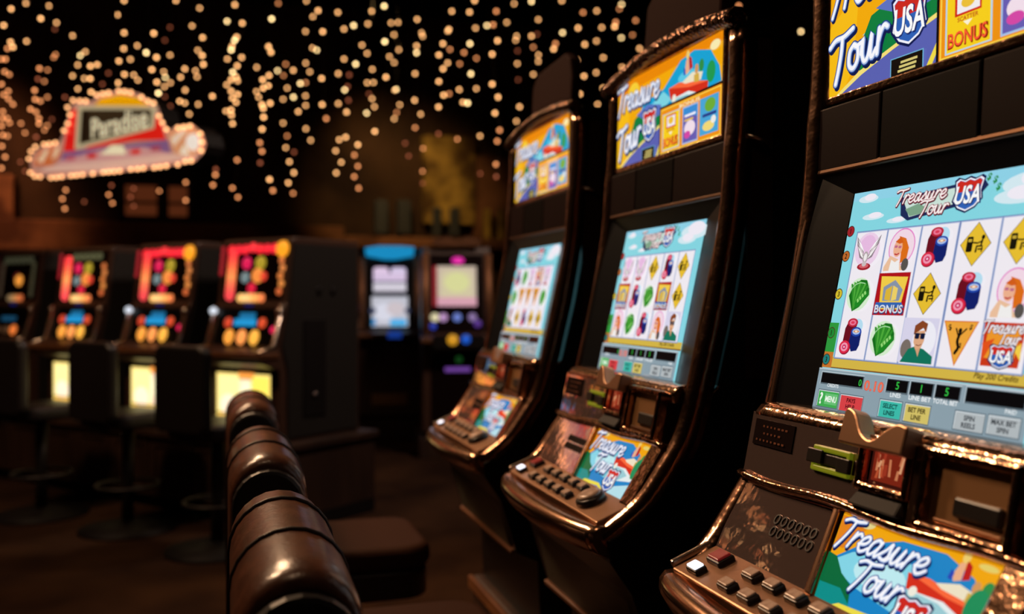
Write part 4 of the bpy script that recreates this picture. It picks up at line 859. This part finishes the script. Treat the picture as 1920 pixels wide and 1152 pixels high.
# ---------------------------------------------------------------- strands of small lamps under the ceiling
A = '''140 18,60 48,264 32,220 100,305 122,296 158 d,20 137,392 193,143 223,57 227,70 255,40 262,300 295,290 310,460 280,433 300 b,30 320,8 320,213 370,257 378,420 351,488 357,525 350,25 388,50 402,205 427 d,240 440,392 410,455 424,487 425,585 395 d,8 455,553 455 d,45 492,20 512,187 488,45 535,70 563,256 525,190 537,218 546,350 525 d,420 480,165 590,195 605,15 603,210 640,280 645 d,15 640,40 640,52 665,113 667,8 680,210 668,255 678,240 703,135 718,15 730,40 735,195 740 d,10 790,28 848,8 908,110 875 d,135 925 d,633 80,670 3,950 3,670 177,830 180,918 148 d,890 218 d,1078 44,1037 140,1094 203,741 247,668 263,790 285 b,845 310,918 298,642 330,704 321,672 402,722 405,745 433,637 448,820 376,884 388,893 418 b,847 444,920 447,888 468,855 503 b,998 372,975 417,1000 487,1068 272,1092 300,1098 348,1055 382,1064 415,492 497,890 523 d,970 547,998 556,920 573 d,1070 564,1147 520,1022 616,1268 26,1226 115 b,1308 125,1278 200,1267 218 b,1253 250,1248 270 b,1228 319,1305 310,1281 356,1257 390 b,1275 415,1248 430,1283 437,1224 458,1248 492,1283 510,1255 530,1275 553,1220 600,1248 594,1250 622,1256 668,1280 865 o,1503 18 o,1467 102 b,1450 252,1463 282,1386 364,1165 915 d,1163 945 o,1150 1000 o,1003 985 o,1003 1083 o,860 1032 o,722 1018 d,705 1065 d,722 1113 d,602 1002 d,587 1052 o,607 1098 o,355 1027 o,337 1075 o,350 1128 o,455 1090 d,1255 1016 o,1285 1066 o'''
B_ = '''445 5,508 57,480 90,615 67,797 61,865 33 b,440 170,533 171,648 157,700 138 b,777 129,902 124,940 121,1043 105,918 188,868 225 b,1067 178,1073 196,477 259,501 271 b,745 244,773 289,944 269,893 306,919 338,1040 248,1040 285 b,648 319,711 346 b,333 347 o,441 341,243 408,289 382 b,374 380,321 408 o,463 388,527 424,617 398,676 405 d,801 375,874 417,209 431,412 451 b,441 446 o,240 463,212 476,341 476,175 495,187 525,667 468 d,652 486 b,773 447,807 446,922 487,930 483 b,1032 398,783 508 d,800 533,319 536,375 525 b,440 518,441 570,205 565,249 558,212 585,530 565,617 560,672 542 d,812 577,662 606,770 611 b,949 566,932 608 o,919 642,1029 542,1062 617,401 603,214 633,552 641 o,319 665,206 698,442 696,468 758,341 735 o,193 771 o,205 818 o,333 798,378 822 d,195 880 d,353 874,377 933,347 988,373 1045 o,246 970,264 1030 o,622 755,657 741,723 782,603 815,704 838 o,633 877,723 898 o,606 934,703 955 o,727 1017 o,814 710,1032 690 o,978 774 d,997 843 d,1075 802 o,1072 925 o,1073 990 d,1230 61,1326 65,1353 3,1470 61 o,1567 20,1660 8 b,1215 158,1208 168,1358 152,1420 138 b,1453 134 o,1527 121,1697 106,1182 236,1220 267 o,1328 236 b,1477 220,1580 195,1575 217,1660 195,1690 185 d,1670 255 o,1828 177 b,1790 236 o,1780 265,1160 297,1296 284 o,1448 293,1363 315 o,1585 275 d,1208 340,1183 372,1273 345 o,1584 344,1698 297,1697 332,1825 352,1333 399 b,1160 440,1670 402,1448 455,1588 431 d,1270 484,1362 479,1186 514,1215 507 o,1480 525,1290 553,1316 557 b,1158 578,1463 611,1596 577,1579 655,1158 723 d,1260 752 o,1382 735,1488 704 o,1475 763 o,1468 888 o,1384 938 d,1470 955 d'''
D_ = '''320 5,457 81 o,545 70,705 28 b,690 58 o,795 132 o,667 143 o,660 172,577 177,425 180,703 243 b,775 225 o,468 286,543 264,820 312,587 371,417 388,320 420,707 432,463 490,541 467,585 566,437 605,550 671,1355 40,1458 37 o,1440 124 o,1858 203 b'''
LIGHTS = []
for src, ox, k in ((A, 0, 2.88), (B_, 420, 2.88), (D_, 960, 3.43)):
    for it in src.replace('\n', '').split(','):
        q = it.split(); LIGHTS.append((ox + float(q[0]) / k, float(q[1]) / k, q[2] if len(q) > 2 else ''))
LIGHTS.sort()
strands = {}
for L_ in LIGHTS: strands.setdefault(int(L_[0] // 27), []).append(L_)
CEIL = 4.62
rx = random.Random(11)      # the strands go on past the left and upper edges of the photo
for q in range(15):
    x = -40 - q * 44
    for j in range(rx.randint(8, 12)): LIGHTS.append((x + rx.uniform(-11, 11), rx.uniform(-185, 300), rx.choice(['', '', 'b', 'o'])))
for j in range(46): LIGHTS.append((rx.uniform(0, 1150), rx.uniform(-165, -12), rx.choice(['', '', 'b', 'o'])))
strands = {}
for L_ in LIGHTS: strands.setdefault(int(L_[0] // 27), []).append(L_)
depth_cycle = [7.4, 8.6, 6.9, 9.2, 7.9, 8.9, 7.1, 8.2]
BKEY = {'': 'bulb_warm', 'b': 'bulb_bright', 'o': 'bulb_orange', 'd': 'bulb_dim'}
for i, key in enumerate(sorted(strands)):
    ls = sorted(strands[key], key=lambda q: q[1]); D = depth_cycle[i % 8]
    pts = [at(x, y, min(D + .12 * math.sin(j * 2.1), FPX * 3.3 / max(1.0, 563 - y), 10.5 / ray(x, y).y)) for j, (x, y, f) in enumerate(ls)]
    rt = thing('light_strand', 'strand of small warm fairy lights hanging from the black ceiling', 'string lights', (pts[0].x, pts[0].y, CEIL), 0, 'fairy light strands over the hall')
    o0 = Vector((pts[0].x, pts[0].y, CEIL)); path = [Vector((0, 0, 0))] + [p - o0 + Vector((.016, .012, 0)) for p in pts]
    part('wire', None, lambda b: b.tube(path, .0025, 4), 'wire', rt)
    for (x, y, f), p in zip(ls, pts):
        if f == '' and x < 130 and y > 90: f = 'o'
        r = .0058 * D / 4.0
        link('bulb', bulb_mesh(BKEY[f], .0115), rt, Matrix.Translation(p - o0))
